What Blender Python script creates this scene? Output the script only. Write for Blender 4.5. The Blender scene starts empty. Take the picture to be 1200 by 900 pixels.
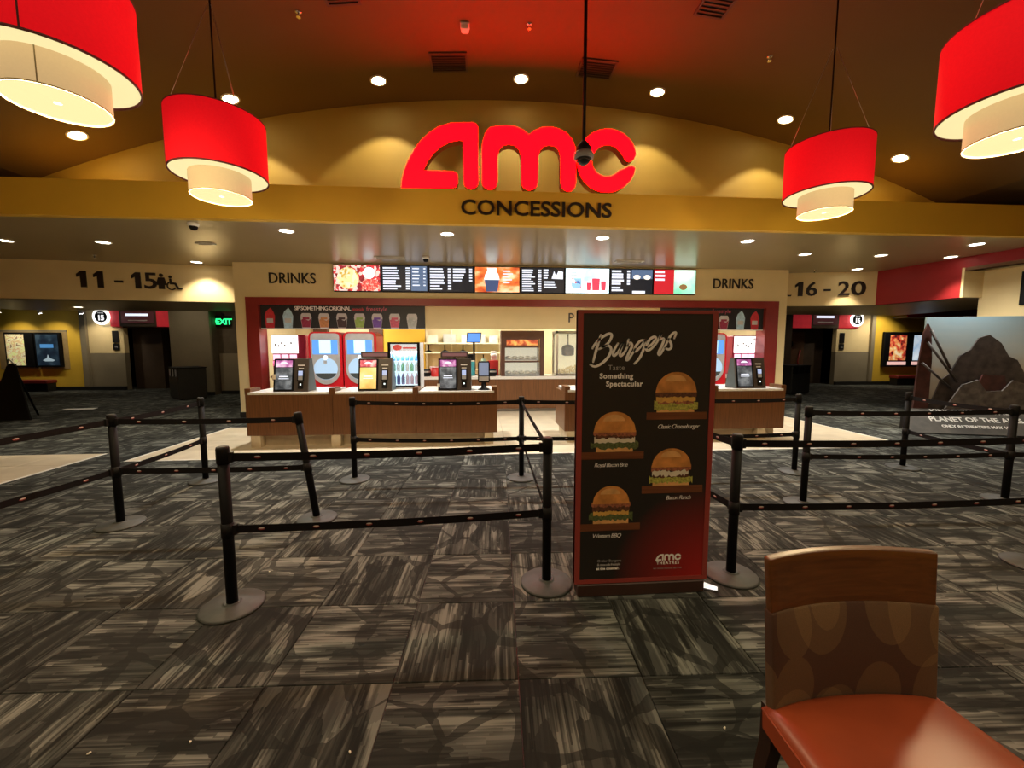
import bpy, bmesh, math, random
from mathutils import Vector, Matrix

SC = bpy.context.scene
COL = SC.collection
random.seed(7)
R = math.radians

# ------------------------------------------------------------------ camera, world, exposure
cam_d = bpy.data.cameras.new('camera')
cam_d.sensor_fit = 'HORIZONTAL'; cam_d.sensor_width = 36.0
cam_d.lens = 36.0 * 475.0 / 1200.0
cam_d.clip_start = 0.02; cam_d.clip_end = 200
cam = bpy.data.objects.new('camera', cam_d); COL.objects.link(cam)
cam.location = (0, 0, 1.62)
cam.rotation_euler = (R(90 - 5.17), 0, R(-4.15))
SC.camera = cam
w = bpy.data.worlds.new('world'); SC.world = w; w.use_nodes = True
w.node_tree.nodes['Background'].inputs[0].default_value = (1.0, 0.85, 0.62, 1)
w.node_tree.nodes['Background'].inputs[1].default_value = 0.0
SC.view_settings.view_transform = 'Standard'
SC.view_settings.look = 'None'
SC.view_settings.gamma = 1.0
SC.view_settings.use_curve_mapping = False
SC.view_settings.exposure = 0.0

E_VAULT, E_SOFFIT, E_HALL, E_PEND, E_LOBBY_FILL = 95.0, 430.0, 170.0, 1.0, 190.0
WARM = (1.0, 0.80, 0.50); COOL = (0.92, 0.95, 1.0); NEUT = (1.0, 0.86, 0.64)

# ------------------------------------------------------------------ materials
MATS = {}
def _new(name):
    m = bpy.data.materials.new(name); m.use_nodes = True
    nt = m.node_tree; b = nt.nodes['Principled BSDF']
    MATS[name] = m
    return m, nt, b
def mat(name, col, rough=.6, metal=0., var=.12, scale=6., bump=0., emit=None, estr=0., spec=.5, stretch=None):
    """plain surface with a little procedural tone variation"""
    if name in MATS: return MATS[name]
    m, nt, b = _new(name)
    L = nt.links
    b.inputs['Roughness'].default_value = rough
    b.inputs['Metallic'].default_value = metal
    b.inputs['Specular IOR Level'].default_value = spec
    geo = nt.nodes.new('ShaderNodeNewGeometry')
    mp = nt.nodes.new('ShaderNodeMapping')
    if stretch: mp.inputs['Scale'].default_value = stretch
    L.new(geo.outputs['Position'], mp.inputs['Vector'])
    nz = nt.nodes.new('ShaderNodeTexNoise'); nz.inputs['Scale'].default_value = scale
    nz.inputs['Detail'].default_value = 4
    L.new(mp.outputs[0], nz.inputs['Vector'])
    rp = nt.nodes.new('ShaderNodeValToRGB')
    rp.color_ramp.elements[0].position = .3; rp.color_ramp.elements[1].position = .7
    rp.color_ramp.elements[0].color = tuple(c * (1 - var) for c in col) + (1,)
    rp.color_ramp.elements[1].color = tuple(min(1, c * (1 + var)) for c in col) + (1,)
    L.new(nz.outputs['Fac'], rp.inputs['Fac'])
    L.new(rp.outputs['Color'], b.inputs['Base Color'])
    if bump:
        bp = nt.nodes.new('ShaderNodeBump'); bp.inputs['Strength'].default_value = bump
        bp.inputs['Distance'].default_value = .01
        L.new(nz.outputs['Fac'], bp.inputs['Height']); L.new(bp.outputs[0], b.inputs['Normal'])
    if emit:
        b.inputs['Emission Color'].default_value = tuple(emit) + (1,)
        b.inputs['Emission Strength'].default_value = estr
    return m
def glow(name, col, s):
    if name in MATS: return MATS[name]
    m, nt, b = _new(name)
    b.inputs['Base Color'].default_value = tuple(c * .5 for c in col) + (1,)
    b.inputs['Roughness'].default_value = .4
    b.inputs['Emission Color'].default_value = tuple(col) + (1,)
    b.inputs['Emission Strength'].default_value = s
    return m
def glow_mix(name, cols, s, scale=30., vor=False, stretch=(1, 1, 1)):
    """backlit picture: colours mixed by noise"""
    m, nt, b = _new(name); L = nt.links
    geo = nt.nodes.new('ShaderNodeNewGeometry'); mp = nt.nodes.new('ShaderNodeMapping')
    mp.inputs['Scale'].default_value = stretch
    L.new(geo.outputs['Position'], mp.inputs['Vector'])
    rp = nt.nodes.new('ShaderNodeValToRGB'); cr = rp.color_ramp
    if vor:
        t = nt.nodes.new('ShaderNodeTexVoronoi'); t.inputs['Scale'].default_value = scale
        L.new(mp.outputs[0], t.inputs['Vector']); L.new(t.outputs['Color'], rp.inputs['Fac']); cr.interpolation = 'CONSTANT'
        lo, hi = 0.0, 1.0
    else:
        t = nt.nodes.new('ShaderNodeTexNoise'); t.inputs['Scale'].default_value = scale; t.inputs['Detail'].default_value = 3
        L.new(mp.outputs[0], t.inputs['Vector']); L.new(t.outputs['Fac'], rp.inputs['Fac'])
        lo, hi = .32, .68
    n = len(cols)
    while len(cr.elements) < n: cr.elements.new(.5)
    for i, c in enumerate(cols):
        cr.elements[i].position = lo + (hi - lo) * i / (n if vor else max(1, n - 1)); cr.elements[i].color = tuple(c) + (1,)
    L.new(rp.outputs[0], b.inputs['Base Color'])
    L.new(rp.outputs[0], b.inputs['Emission Color'])
    b.inputs['Emission Strength'].default_value = s
    b.inputs['Roughness'].default_value = .35
    return m
def wood(name, c0, c1, rough=.45, scale=3., axis='Z'):
    m, nt, b = _new(name); L = nt.links
    geo = nt.nodes.new('ShaderNodeNewGeometry'); mp = nt.nodes.new('ShaderNodeMapping')
    s = {'Z': (22, 22, .8), 'X': (.8, 22, 22)}[axis]
    mp.inputs['Scale'].default_value = s
    L.new(geo.outputs['Position'], mp.inputs['Vector'])
    nz = nt.nodes.new('ShaderNodeTexNoise'); nz.inputs['Scale'].default_value = scale; nz.inputs['Detail'].default_value = 6
    nz.inputs['Distortion'].default_value = .6
    L.new(mp.outputs[0], nz.inputs['Vector'])
    rp = nt.nodes.new('ShaderNodeValToRGB')
    rp.color_ramp.elements[0].position = .25; rp.color_ramp.elements[0].color = tuple(c0) + (1,)
    rp.color_ramp.elements[1].position = .75; rp.color_ramp.elements[1].color = tuple(c1) + (1,)
    L.new(nz.outputs['Fac'], rp.inputs['Fac']); L.new(rp.outputs[0], b.inputs['Base Color'])
    b.inputs['Roughness'].default_value = rough
    return m
def glass(name, tint=(.9, .95, .95), alpha=.12, rough=.05):
    m, nt, b = _new(name)
    b.inputs['Base Color'].default_value = tuple(tint) + (1,)
    b.inputs['Alpha'].default_value = alpha
    b.inputs['Roughness'].default_value = rough
    return m

TILE = 0.6096; GROT = R(-2.2); GX, GY = 0.19, 2.45      # carpet tile grid
def carpet_material():
    m, nt, b = _new('carpet_weave'); L = nt.links; N = nt.nodes
    def math_(op, a, c=None, d=None):
        n = N.new('ShaderNodeMath'); n.operation = op
        for i, v in enumerate((a, c, d)):
            if v is None: continue
            if isinstance(v, (int, float)): n.inputs[i].default_value = v
            else: L.new(v, n.inputs[i])
        return n.outputs[0]
    geo = N.new('ShaderNodeNewGeometry')
    vr = N.new('ShaderNodeVectorRotate'); vr.rotation_type = 'Z_AXIS'
    vr.inputs['Center'].default_value = (GX, GY, 0); vr.inputs['Angle'].default_value = -GROT
    L.new(geo.outputs['Position'], vr.inputs['Vector'])
    sp = N.new('ShaderNodeSeparateXYZ'); L.new(vr.outputs[0], sp.inputs[0])
    tx = math_('DIVIDE', math_('SUBTRACT', sp.outputs[0], GX), TILE); ty = math_('DIVIDE', math_('SUBTRACT', sp.outputs[1], GY), TILE)
    cx = math_('FLOOR', tx); cy = math_('FLOOR', ty)
    par = math_('GREATER_THAN', math_('ABSOLUTE', math_('MODULO', math_('ADD', cx, cy), 2.0)), .5)
    cc = N.new('ShaderNodeCombineXYZ'); L.new(cx, cc.inputs[0]); L.new(cy, cc.inputs[1])
    wn = N.new('ShaderNodeTexWhiteNoise'); wn.noise_dimensions = '2D'; L.new(cc.outputs[0], wn.inputs['Vector'])
    rnd = wn.outputs['Value']
    def mixf(f, a, c):
        n = N.new('ShaderNodeMix'); n.data_type = 'FLOAT'; L.new(f, n.inputs['Factor'])
        L.new(a, n.inputs['A']); L.new(c, n.inputs['B']); return n.outputs['Result']
    lx = math_('FRACT', tx); ly = math_('FRACT', ty)
    along = mixf(par, ly, lx); across = mixf(par, lx, ly)
    off = math_('MULTIPLY', rnd, 37.0)
    def stripes(sa, sc, o, detail=2.0):
        c = N.new('ShaderNodeCombineXYZ')
        L.new(math_('MULTIPLY_ADD', along, sa, off), c.inputs[0]); L.new(math_('MULTIPLY_ADD', across, sc, off), c.inputs[1])
        c.inputs[2].default_value = o
        n = N.new('ShaderNodeTexNoise'); n.inputs['Scale'].default_value = 1.0; n.inputs['Detail'].default_value = detail
        L.new(c.outputs[0], n.inputs['Vector']); return n.outputs['Fac']
    s1 = stripes(1.0, 13, 3.1, 3.0); s3 = stripes(1.6, 4.5, 15.5, 1.0)
    def yarn(count, runs, o):
        """crisp yarn lines: one random tone per line, broken into long runs"""
        k = math_('FLOOR', math_('MULTIPLY', across, count))
        c0 = N.new('ShaderNodeCombineXYZ'); L.new(k, c0.inputs[0]); L.new(rnd, c0.inputs[1]); c0.inputs[2].default_value = o
        w0 = N.new('ShaderNodeTexWhiteNoise'); L.new(c0.outputs[0], w0.inputs['Vector'])
        run = math_('FLOOR', math_('MULTIPLY_ADD', along, runs, math_('MULTIPLY', w0.outputs['Value'], 9.0)))
        c1 = N.new('ShaderNodeCombineXYZ'); L.new(k, c1.inputs[0]); L.new(math_('ADD', run, rnd), c1.inputs[1]); c1.inputs[2].default_value = o + 2.0
        w1 = N.new('ShaderNodeTexWhiteNoise'); L.new(c1.outputs[0], w1.inputs['Vector'])
        return w1.outputs['Value']
    y1 = yarn(34.0, 1.7, 1.0); y2 = yarn(71.0, 2.6, 5.0)
    yy = math_('ADD', math_('MULTIPLY', y1, .5), math_('MULTIPLY', y2, .5))
    val = math_('ADD', math_('ADD', math_('MULTIPLY', s1, .55), math_('MULTIPLY_ADD', yy, .26, .12)), math_('MULTIPLY', math_('SUBTRACT', s3, .5), .55))
    rp = N.new('ShaderNodeValToRGB'); cr = rp.color_ramp
    cols = [(.40, (.0135, .0142, .0125)), (.475, (.032, .0338, .0298)), (.535, (.050, .0535, .047)), (.59, (.092, .097, .086)), (.66, (.165, .172, .152))]
    while len(cr.elements) < len(cols): cr.elements.new(.5)
    for e, (p, c) in zip(cr.elements, cols): e.position = p; e.color = c + (1,)
    L.new(val, rp.inputs['Fac'])
    def coords(sa, sc, o, wob):
        c2 = N.new('ShaderNodeCombineXYZ')
        L.new(math_('MULTIPLY_ADD', along, sa, math_('MULTIPLY', off, o)), c2.inputs[0]); L.new(math_('MULTIPLY_ADD', across, sc, math_('MULTIPLY', off, o * 1.7)), c2.inputs[1])
        nzv = N.new('ShaderNodeTexNoise'); nzv.inputs['Scale'].default_value = 2.0; L.new(c2.outputs[0], nzv.inputs['Vector'])
        va = N.new('ShaderNodeVectorMath'); va.operation = 'MULTIPLY_ADD'
        L.new(nzv.outputs['Color'], va.inputs[0]); va.inputs[1].default_value = (wob, wob, 0); L.new(c2.outputs[0], va.inputs[2])
        return va.outputs[0]
    def mulmix(a, c, f=1.0, bt='MULTIPLY'):
        n = N.new('ShaderNodeMix'); n.data_type = 'RGBA'; n.blend_type = bt
        if isinstance(f, (int, float)): n.inputs['Factor'].default_value = f
        else: L.new(f, n.inputs['Factor'])
        L.new(a, n.inputs['A'])
        if isinstance(c, tuple): n.inputs['B'].default_value = c
        else: L.new(c, n.inputs['B'])
        return n.outputs['Result']
    # flat woven patches: lighter leaf shapes and dark lozenges
    v1 = N.new('ShaderNodeTexVoronoi'); v1.voronoi_dimensions = '2D'; v1.inputs['Scale'].default_value = 1.0; L.new(coords(2.2, 7.5, 1.3, .5), v1.inputs['Vector'])
    sc1 = N.new('ShaderNodeSeparateColor'); L.new(v1.outputs['Color'], sc1.inputs[0])
    lite = math_('MULTIPLY', math_('GREATER_THAN', sc1.outputs[0], .78), .5)
    dark = math_('MULTIPLY', math_('LESS_THAN', sc1.outputs[1], .24), .75)
    base = mulmix(rp.outputs[0], (.072, .076, .069, 1), lite, 'MIX')
    base = mulmix(base, (.0150, .0158, .0142, 1), dark, 'MIX')
    # dark branch strokes crossing the stripes
    vo = N.new('ShaderNodeTexVoronoi'); vo.voronoi_dimensions = '2D'; vo.feature = 'DISTANCE_TO_EDGE'; vo.inputs['Scale'].default_value = 1.0
    L.new(coords(1.7, 2.0, 1.0, .12), vo.inputs['Vector'])
    nb = N.new('ShaderNodeTexNoise'); nb.inputs['Scale'].default_value = 1.0; L.new(coords(2.5, 2.5, 2.1, .0), nb.inputs['Vector'])
    wdt = math_('MULTIPLY', math_('SUBTRACT', nb.outputs['Fac'], .33), .42)
    stroke = math_('MULTIPLY', math_('LESS_THAN', vo.outputs['Distance'], wdt), .72)
    mxr = mulmix(base, (.0150, .0158, .0142, 1), stroke, 'MIX')
    # per tile tone
    tn = math_('MULTIPLY_ADD', rnd, .35, .8)
    m2 = N.new('ShaderNodeMix'); m2.data_type = 'RGBA'; m2.blend_type = 'MULTIPLY'; m2.inputs['Factor'].default_value = 1.0
    cb = N.new('ShaderNodeCombineXYZ')
    for i in range(3): L.new(tn, cb.inputs[i])
    L.new(mxr, m2.inputs['A']); L.new(cb.outputs[0], m2.inputs['B'])
    L.new(m2.outputs['Result'], b.inputs['Base Color'])
    b.inputs['Roughness'].default_value = .9; b.inputs['Specular IOR Level'].default_value = .15
    return m

M_CARPET = carpet_material()
M_STONE = mat('beige_tile', (.62, .53, .38), .35, var=.1, scale=3)
M_EDGE = mat('pale_edge_strip', (.75, .72, .64), .5)
M_CREAM = mat('cream_wall', (.74, .59, .31), .7, var=.04, scale=2)
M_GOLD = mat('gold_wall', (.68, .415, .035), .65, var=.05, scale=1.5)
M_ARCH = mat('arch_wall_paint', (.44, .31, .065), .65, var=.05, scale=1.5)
M_YELLOW = mat('yellow_wall', (.72, .46, .04), .65, var=.05, scale=2)
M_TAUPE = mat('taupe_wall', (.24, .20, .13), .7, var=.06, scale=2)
M_UMBER = mat('dark_brown_paint', (.05, .030, .016), .6, var=.15, scale=3)
M_VAULT = mat('brown_ceiling', (.105, .053, .009), .8, var=.07, scale=.8)
M_SOFFIT = mat('soffit_gloss', (.29, .225, .115), .28, var=.04, scale=.8)
M_HALLC = mat('hall_ceiling', (.34, .26, .14), .4, var=.05, scale=1)
M_REDW = mat('red_wall', (.30, .010, .014), .55, var=.08, scale=2)
M_REDTRIM = mat('red_trim', (.24, .022, .017), .4, var=.1, scale=3)
M_BASEB = mat('black_baseboard', (.012, .011, .010), .5)
M_BLACK = mat('black_metal', (.004, .004, .0045), .6, var=.2, spec=.15)
M_BLACKP = mat('black_plastic', (.007, .0068, .007), .6, var=.2, spec=.2)
M_BELT = mat('belt_webbing', (.006, .005, .0055), .85, var=.2, scale=80, spec=.2)
M_DISC = mat('grey_cast_base', (.044, .048, .045), .6, metal=.0, var=.15, scale=20)
M_BELTLOGO = mat('belt_logo', (.62, .54, .50), .6)
M_BELTRED = mat('belt_red', (.25, .035, .03), .6)
M_WOOD = wood('counter_wood', (.095, .036, .011), (.185, .076, .025), .4)
M_WOODD = wood('dark_wood', (.055, .020, .010), (.11, .042, .018), .4)
M_WOODX = wood('shelf_wood', (.10, .03, .012), (.22, .08, .032), .4, axis='X')
M_CHWOOD = wood('chair_wood', (.075, .026, .007), (.14, .052, .015), .3, axis='X')
M_CHDARK = wood('chair_leg_wood', (.018, .008, .005), (.035, .014, .008), .4)
M_QUARTZ = mat('white_quartz', (.72, .70, .66), .25, var=.05, scale=40)
M_WHITE = mat('white_plastic', (.75, .75, .74), .4, var=.03)
M_STEEL = mat('steel', (.45, .45, .44), .3, metal=.9, var=.08, scale=10)
M_CHROME = mat('bright_metal', (.7, .7, .7), .2, metal=1)
M_LETTER = mat('dark_letter', (.016, .010, .008), .4)
M_VINYL = mat('orange_vinyl', (.30, .052, .016), .34, var=.12, scale=5, bump=.05)
M_PRINTBLK = mat('poster_black', (.016, .014, .012), .45, var=.15)
M_PRINTWHT = mat('print_white', (.90, .88, .84), .6, var=.02)
M_PRINTGRY = mat('print_grey', (.42, .41, .40), .6, var=.02)
M_GLASS = glass('case_glass', alpha=.10)
M_RINGW = mat('light_ring', (.8, .76, .66), .5)

# ------------------------------------------------------------------ mesh building
class MB:
    def __init__(s): s.v = []; s.f = []; s.mi = []; s.sm = []; s.cur = 0; s.smooth = False
    def m(s, i): s.cur = i; return s
    def add(s, vs, fs, sm=None):
        o = len(s.v); s.v += [tuple(p) for p in vs]
        for f in fs:
            s.f.append(tuple(o + i for i in f)); s.mi.append(s.cur); s.sm.append(s.smooth if sm is None else sm)
        return s
    def box(s, x0, x1, y0, y1, z0, z1):
        v = [(x0, y0, z0), (x1, y0, z0), (x1, y1, z0), (x0, y1, z0), (x0, y0, z1), (x1, y0, z1), (x1, y1, z1), (x0, y1, z1)]
        return s.add(v, [(3, 2, 1, 0), (4, 5, 6, 7), (0, 1, 5, 4), (1, 2, 6, 5), (2, 3, 7, 6), (3, 0, 4, 7)], False)
    def cbox(s, x0, x1, y0, y1, z0, z1, c=.01):
        """box with chamfered vertical and top/bottom edges"""
        def ring(z, d):
            return [(x0 + c + d, y0 + d, z), (x1 - c - d, y0 + d, z), (x1 - d, y0 + c + d, z), (x1 - d, y1 - c - d, z),
                    (x1 - c - d, y1 - d, z), (x0 + c + d, y1 - d, z), (x0 + d, y1 - c - d, z), (x0 + d, y0 + c + d, z)]
        rings = [ring(z0, c * .7), ring(z0 + c, 0), ring(z1 - c, 0), ring(z1, c * .7)]
        return s.loft(rings)
    def loft(s, rings, cap=True, closed=True, sm=False):
        n = len(rings[0]); vs = [p for r in rings for p in r]; fs = []
        for k in range(len(rings) - 1):
            for i in range(n if closed else n - 1):
                a = k * n + i; b2 = k * n + (i + 1) % n
                fs.append((a, b2, b2 + n, a + n))
        s.add(vs, fs, sm)
        if cap:
            o = len(s.v) - len(vs)
            s.f.append(tuple(o + i for i in reversed(range(n)))); s.mi.append(s.cur); s.sm.append(False)
            s.f.append(tuple(o + (len(rings) - 1) * n + i for i in range(n))); s.mi.append(s.cur); s.sm.append(False)
        return s
    def lathe(s, prof, c=(0, 0, 0), n=32, cap=True, sm=True):
        rings = [[(c[0] + r * math.cos(2 * math.pi * i / n), c[1] + r * math.sin(2 * math.pi * i / n), c[2] + z) for i in range(n)] for r, z in prof]
        return s.loft(rings, cap, True, sm)
    def plate(s, pts, y0, y1):
        """extrude an outline given in (x, z) from y0 (front) to y1 (back)"""
        a = sum(pts[i][0] * pts[(i + 1) % len(pts)][1] - pts[(i + 1) % len(pts)][0] * pts[i][1] for i in range(len(pts)))
        if a < 0: pts = pts[::-1]
        n = len(pts)
        vs = [(x, y0, z) for x, z in pts] + [(x, y1, z) for x, z in pts]
        fs = [tuple(range(n)), tuple(range(2 * n - 1, n - 1, -1))] + [(i, i + n, (i + 1) % n + n, (i + 1) % n) for i in range(n)]
        return s.add(vs, fs, False)
    def slab(s, pts, z0, z1):
        """extrude an outline given in (x, y)"""
        a = sum(pts[i][0] * pts[(i + 1) % len(pts)][1] - pts[(i + 1) % len(pts)][0] * pts[i][1] for i in range(len(pts)))
        if a < 0: pts = pts[::-1]
        n = len(pts)
        vs = [(x, y, z0) for x, y in pts] + [(x, y, z1) for x, y in pts]
        fs = [tuple(range(n - 1, -1, -1)), tuple(range(n, 2 * n))] + [(i, (i + 1) % n, (i + 1) % n + n, i + n) for i in range(n)]
        return s.add(vs, fs, False)
    def seg(s, p, q, z0, z1, th):
        """upright wall from p to q (plan points); th is thickness to the left of p->q"""
        d = Vector((q[0] - p[0], q[1] - p[1])).normalized(); nrm = Vector((-d.y, d.x)) * th
        return s.slab([p, q, (q[0] + nrm.x, q[1] + nrm.y), (p[0] + nrm.x, p[1] + nrm.y)], z0, z1)
    def tube(s, path, r, n=8, sm=True):
        P = [Vector(p) for p in path]; rings = []
        for i, p in enumerate(P):
            t = (P[min(i + 1, len(P) - 1)] - P[max(i - 1, 0)]).normalized()
            up = Vector((0, 0, 1)) if abs(t.z) < .9 else Vector((1, 0, 0))
            u = t.cross(up).normalized(); v = u.cross(t)
            rr = r[i] if isinstance(r, (list, tuple)) else r
            rings.append([tuple(p + (u * math.cos(2 * math.pi * k / n) + v * math.sin(2 * math.pi * k / n)) * rr) for k in range(n)])
        return s.loft(rings, True, True, sm)
    def disc(s, cx, cz, r, y0, y1, n=24, rz=None):
        return s.plate([(cx + r * math.cos(2 * math.pi * i / n), cz + (rz or r) * math.sin(2 * math.pi * i / n)) for i in range(n)], y0, y1)
    def ribbon(s, pts, wd, y0, y1):
        """brush stroke in (x, z)"""
        P = smooth_path(pts)
        L = []; Rr = []
        for i, p in enumerate(P):
            a = P[max(i - 1, 0)]; b2 = P[min(i + 1, len(P) - 1)]
            d = Vector((b2[0] - a[0], b2[1] - a[1]))
            d = d.normalized() if d.length > 1e-9 else Vector((1, 0))
            t = i / max(1, len(P) - 1); ww = wd * (.72 + .28 * math.sin(math.pi * t)) * .5
            L.append((p[0] - d.y * ww, p[1] + d.x * ww)); Rr.append((p[0] + d.y * ww, p[1] - d.x * ww))
        for i in range(len(P) - 1):
            vs = [(L[i][0], y0, L[i][1]), (Rr[i][0], y0, Rr[i][1]), (Rr[i + 1][0], y0, Rr[i + 1][1]), (L[i + 1][0], y0, L[i + 1][1])]
            s.add(vs, [(0, 1, 2, 3)], False)
        for e, k in ((0, 1), (-1, -2)):
            c = P[e]
            s.add([(c[0] + wd * .36 * math.cos(2 * math.pi * i / 10), y0, c[1] + wd * .36 * math.sin(2 * math.pi * i / 10)) for i in range(10)], [tuple(range(10))], False)
        return s
    def build(s, name, mats, parent=None, loc=None):
        me = bpy.data.meshes.new(name)
        me.from_pydata(s.v, [], s.f); me.update()
        if not isinstance(mats, (list, tuple)): mats = [mats]
        for m_ in mats: me.materials.append(m_)
        for p, i, q in zip(me.polygons, s.mi, s.sm): p.material_index = i; p.use_smooth = q
        o = bpy.data.objects.new(name, me); COL.objects.link(o)
        if parent is not None: o.parent = parent
        if loc is not None: o.location = loc
        return o
def smooth_path(pts, k=5):
    if len(pts) < 3: return pts
    P = [pts[0]] + list(pts) + [pts[-1]]; out = []
    for i in range(1, len(P) - 2):
        p0, p1, p2, p3 = P[i - 1:i + 3]
        for j in range(k):
            t = j / k
            out.append(tuple(.5 * ((2 * p1[a]) + (-p0[a] + p2[a]) * t + (2 * p0[a] - 5 * p1[a] + 4 * p2[a] - p3[a]) * t * t + (-p0[a] + 3 * p1[a] - 3 * p2[a] + p3[a]) * t ** 3) for a in range(2)))
    out.append(tuple(pts[-1])); return out
def tag(o, label=None, cat=None, group=None, kind=None):
    if label: o['label'] = label
    if cat: o['category'] = cat
    if group: o['group'] = group
    if kind: o['kind'] = kind
    return o
def struct(o, label=None): return tag(o, label, kind='structure')
def thing(name, label, cat, loc=(0, 0, 0), rz=0., group=None):
    o = bpy.data.objects.new(name, None); COL.objects.link(o); o.empty_display_size = .1
    o.location = loc; o.rotation_euler = (0, 0, rz)
    return tag(o, label, cat, group)
def copy_tree(o, parent=None):
    c = o.copy(); COL.objects.link(c)
    if parent is not None: c.parent = parent
    for ch in list(o.children): copy_tree(ch, c)
    return c
def bx(name, m, parent, *a, c=0):
    b = MB()
    (b.cbox(*a, c=c) if c else b.box(*a))
    return b.build(name, m, parent)
def spot(parent, loc, watts, col, size=95, blend=.35, rad=.05, name='lamp_light', aim=None):
    d = bpy.data.lights.new(name, 'SPOT'); d.energy = watts; d.color = col
    d.spot_size = R(size); d.spot_blend = blend; d.shadow_soft_size = rad
    o = bpy.data.objects.new(name, d); COL.objects.link(o); o.parent = parent; o.location = loc
    if aim is not None: o.rotation_euler = Vector(aim).to_track_quat('-Z', 'Y').to_euler()
    return o
def text_data(body, size, ext=0., bold=0., shear=0., align='CENTER', space=1.0):
    c = bpy.data.curves.new('lettering', 'FONT'); c.body = body; c.size = size; c.extrude = ext; c.offset = bold
    c.shear = shear; c.align_x = align; c.space_character = space; c.resolution_u = 3; c.fill_mode = 'BOTH'
    o = bpy.data.objects.new('lettering', c); COL.objects.link(o)
    bpy.context.view_layer.update()
    me = bpy.data.meshes.new_from_object(o.evaluated_get(bpy.context.evaluated_depsgraph_get()))
    bpy.data.objects.remove(o); bpy.data.curves.remove(c)
    return me
def text(name, body, size, m, loc, parent=None, rz=0., **k):
    """flat lettering in the XZ plane facing -Y"""
    me = text_data(body, size, **k); me.materials.clear(); me.materials.append(m)
    o = bpy.data.objects.new(name, me); COL.objects.link(o)
    o.rotation_euler = (R(90), 0, rz); o.location = loc
    if parent is not None: o.parent = parent
    return o
def letters(parent, body, width, height, m, depth, loc=(0, 0, 0), bold=0., space=1.0):
    """raised lettering, each character its own mesh, fitted to width x height, standing on loc facing -Y"""
    me = text_data(body, 1.0, .02, bold, space=space)
    n = len(me.vertices); par = list(range(n))
    def find(a):
        while par[a] != a: par[a] = par[par[a]]; a = par[a]
        return a
    for e in me.edges:
        a, b2 = find(e.vertices[0]), find(e.vertices[1])
        if a != b2: par[a] = b2
    isl = {}
    for i in range(n): isl.setdefault(find(i), []).append(i)
    ext = sorted([[min(me.vertices[i].co.x for i in k), max(me.vertices[i].co.x for i in k), k] for k in isl.values()], key=lambda t: t[0])
    grp = []
    for a, b2, k in ext:
        if grp and a < grp[-1][1] - .01: grp[-1][1] = max(grp[-1][1], b2); grp[-1][2] += k
        else: grp.append([a, b2, list(k)])
    xs = [v.co.x for v in me.vertices]; ys = [v.co.y for v in me.vertices]; zs = [v.co.z for v in me.vertices]
    x0, x1, y0, y1, z0, z1 = min(xs), max(xs), min(ys), max(ys), min(zs), max(zs)
    for g in grp:
        idx = {v: i for i, v in enumerate(g[2])}
        b = MB()
        vs = [(loc[0] + ((me.vertices[v].co.x - x0) / (x1 - x0) - .5) * width, loc[1] - (me.vertices[v].co.z - z0) / max(1e-6, z1 - z0) * depth,
               loc[2] + (me.vertices[v].co.y - y0) / (y1 - y0) * height) for v in g[2]]
        fs = [tuple(idx[v] for v in p.vertices) for p in me.polygons if p.vertices[0] in idx]
        b.add(vs, fs, False); b.build('letter', m, parent)
    bpy.data.meshes.remove(me)

# ================================================================== THE SETTING
# ---- floor: base slab, carpet tiles, beige tiles
fl = MB().box(-20, 22, -8, 18, -.08, -.008).build('floor', M_BASEB)
struct(fl, 'lobby floor of quarter-turned patterned carpet tiles and beige stone tiles')
def pieces(name, m, dims, spots, rz=0.):
    g = .0018; a, b2, h = dims[0] / 2 - g, dims[1] / 2 - g, dims[2]
    me = None
    for (x, y, z) in spots:
        if me is None:
            q = MB(); c = .0025
            q.loft([[(-a, -b2, -h), (a, -b2, -h), (a, b2, -h), (-a, b2, -h)], [(-a, -b2, -c), (a, -b2, -c), (a, b2, -c), (-a, b2, -c)],
                    [(-a + c, -b2 + c, 0), (a - c, -b2 + c, 0), (a - c, b2 - c, 0), (-a + c, b2 - c, 0)]])
            o = q.build(name, m, fl); me = o.data
        else:
            o = bpy.data.objects.new(name, me); COL.objects.link(o); o.parent = fl
        o.location = (x, y, z); o.rotation_euler = (0, 0, rz)
cr_, sr_ = math.cos(GROT), math.sin(GROT)
spots = []
for i in range(-36, 40):
    for j in range(-20, 26):
        u, v = (i + .5) * TILE, (j + .5) * TILE
        x, y = GX + u * cr_ - v * sr_, GY + u * sr_ + v * cr_
        if not (-19.5 < x < 21.5 and -6.5 < y < 17.4): continue
        if -4.7 < x < 6.7 and 6.45 < y < 13: continue
        if -8.4 < x < -6.15 and 1.2 < y < 6.1: continue
        spots.append((x, y, 0.0))
def seen(p):
    d = Vector(p) - cam.location
    a = R(4.15); xr = d.x * math.cos(a) - d.y * math.sin(a); yr = d.x * math.sin(a) + d.y * math.cos(a)
    return yr > .9 and abs(xr) < 1.35 * yr + .4
vis = sorted([s for s in spots if seen(s)], key=lambda s: s[0] ** 2 + s[1] ** 2)
near = vis[:295]; nset = set(near)
pieces('carpet_tile', M_CARPET, (TILE, TILE, .008), near, GROT)
q = MB(); a = TILE / 2 - .0018
for (x, y, z) in spots:
    if (x, y, z) in nset: continue
    P = [(x + u * cr_ - v * sr_, y + u * sr_ + v * cr_) for u, v in ((-a, -a), (a, -a), (a, a), (-a, a))]
    q.slab(P, -.008, 0)
tag(q.build('far_carpet', M_CARPET, fl), kind='stuff')
ft = []
for j in range(10):
    for i in range(20):
        if j >= 4 and i == 0: continue
        ft.append((-5.07 + .605 * (i + .5), 6.06 + .605 * (j + .5), .004))
pieces('floor_tile', M_STONE, (.605, .605, .011), ft)
ft = [(-5.76 - .61 * (i + .5), 6.5 - .61 * (j + .5), .004) for i in range(5) for j in range(9)]
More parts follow.
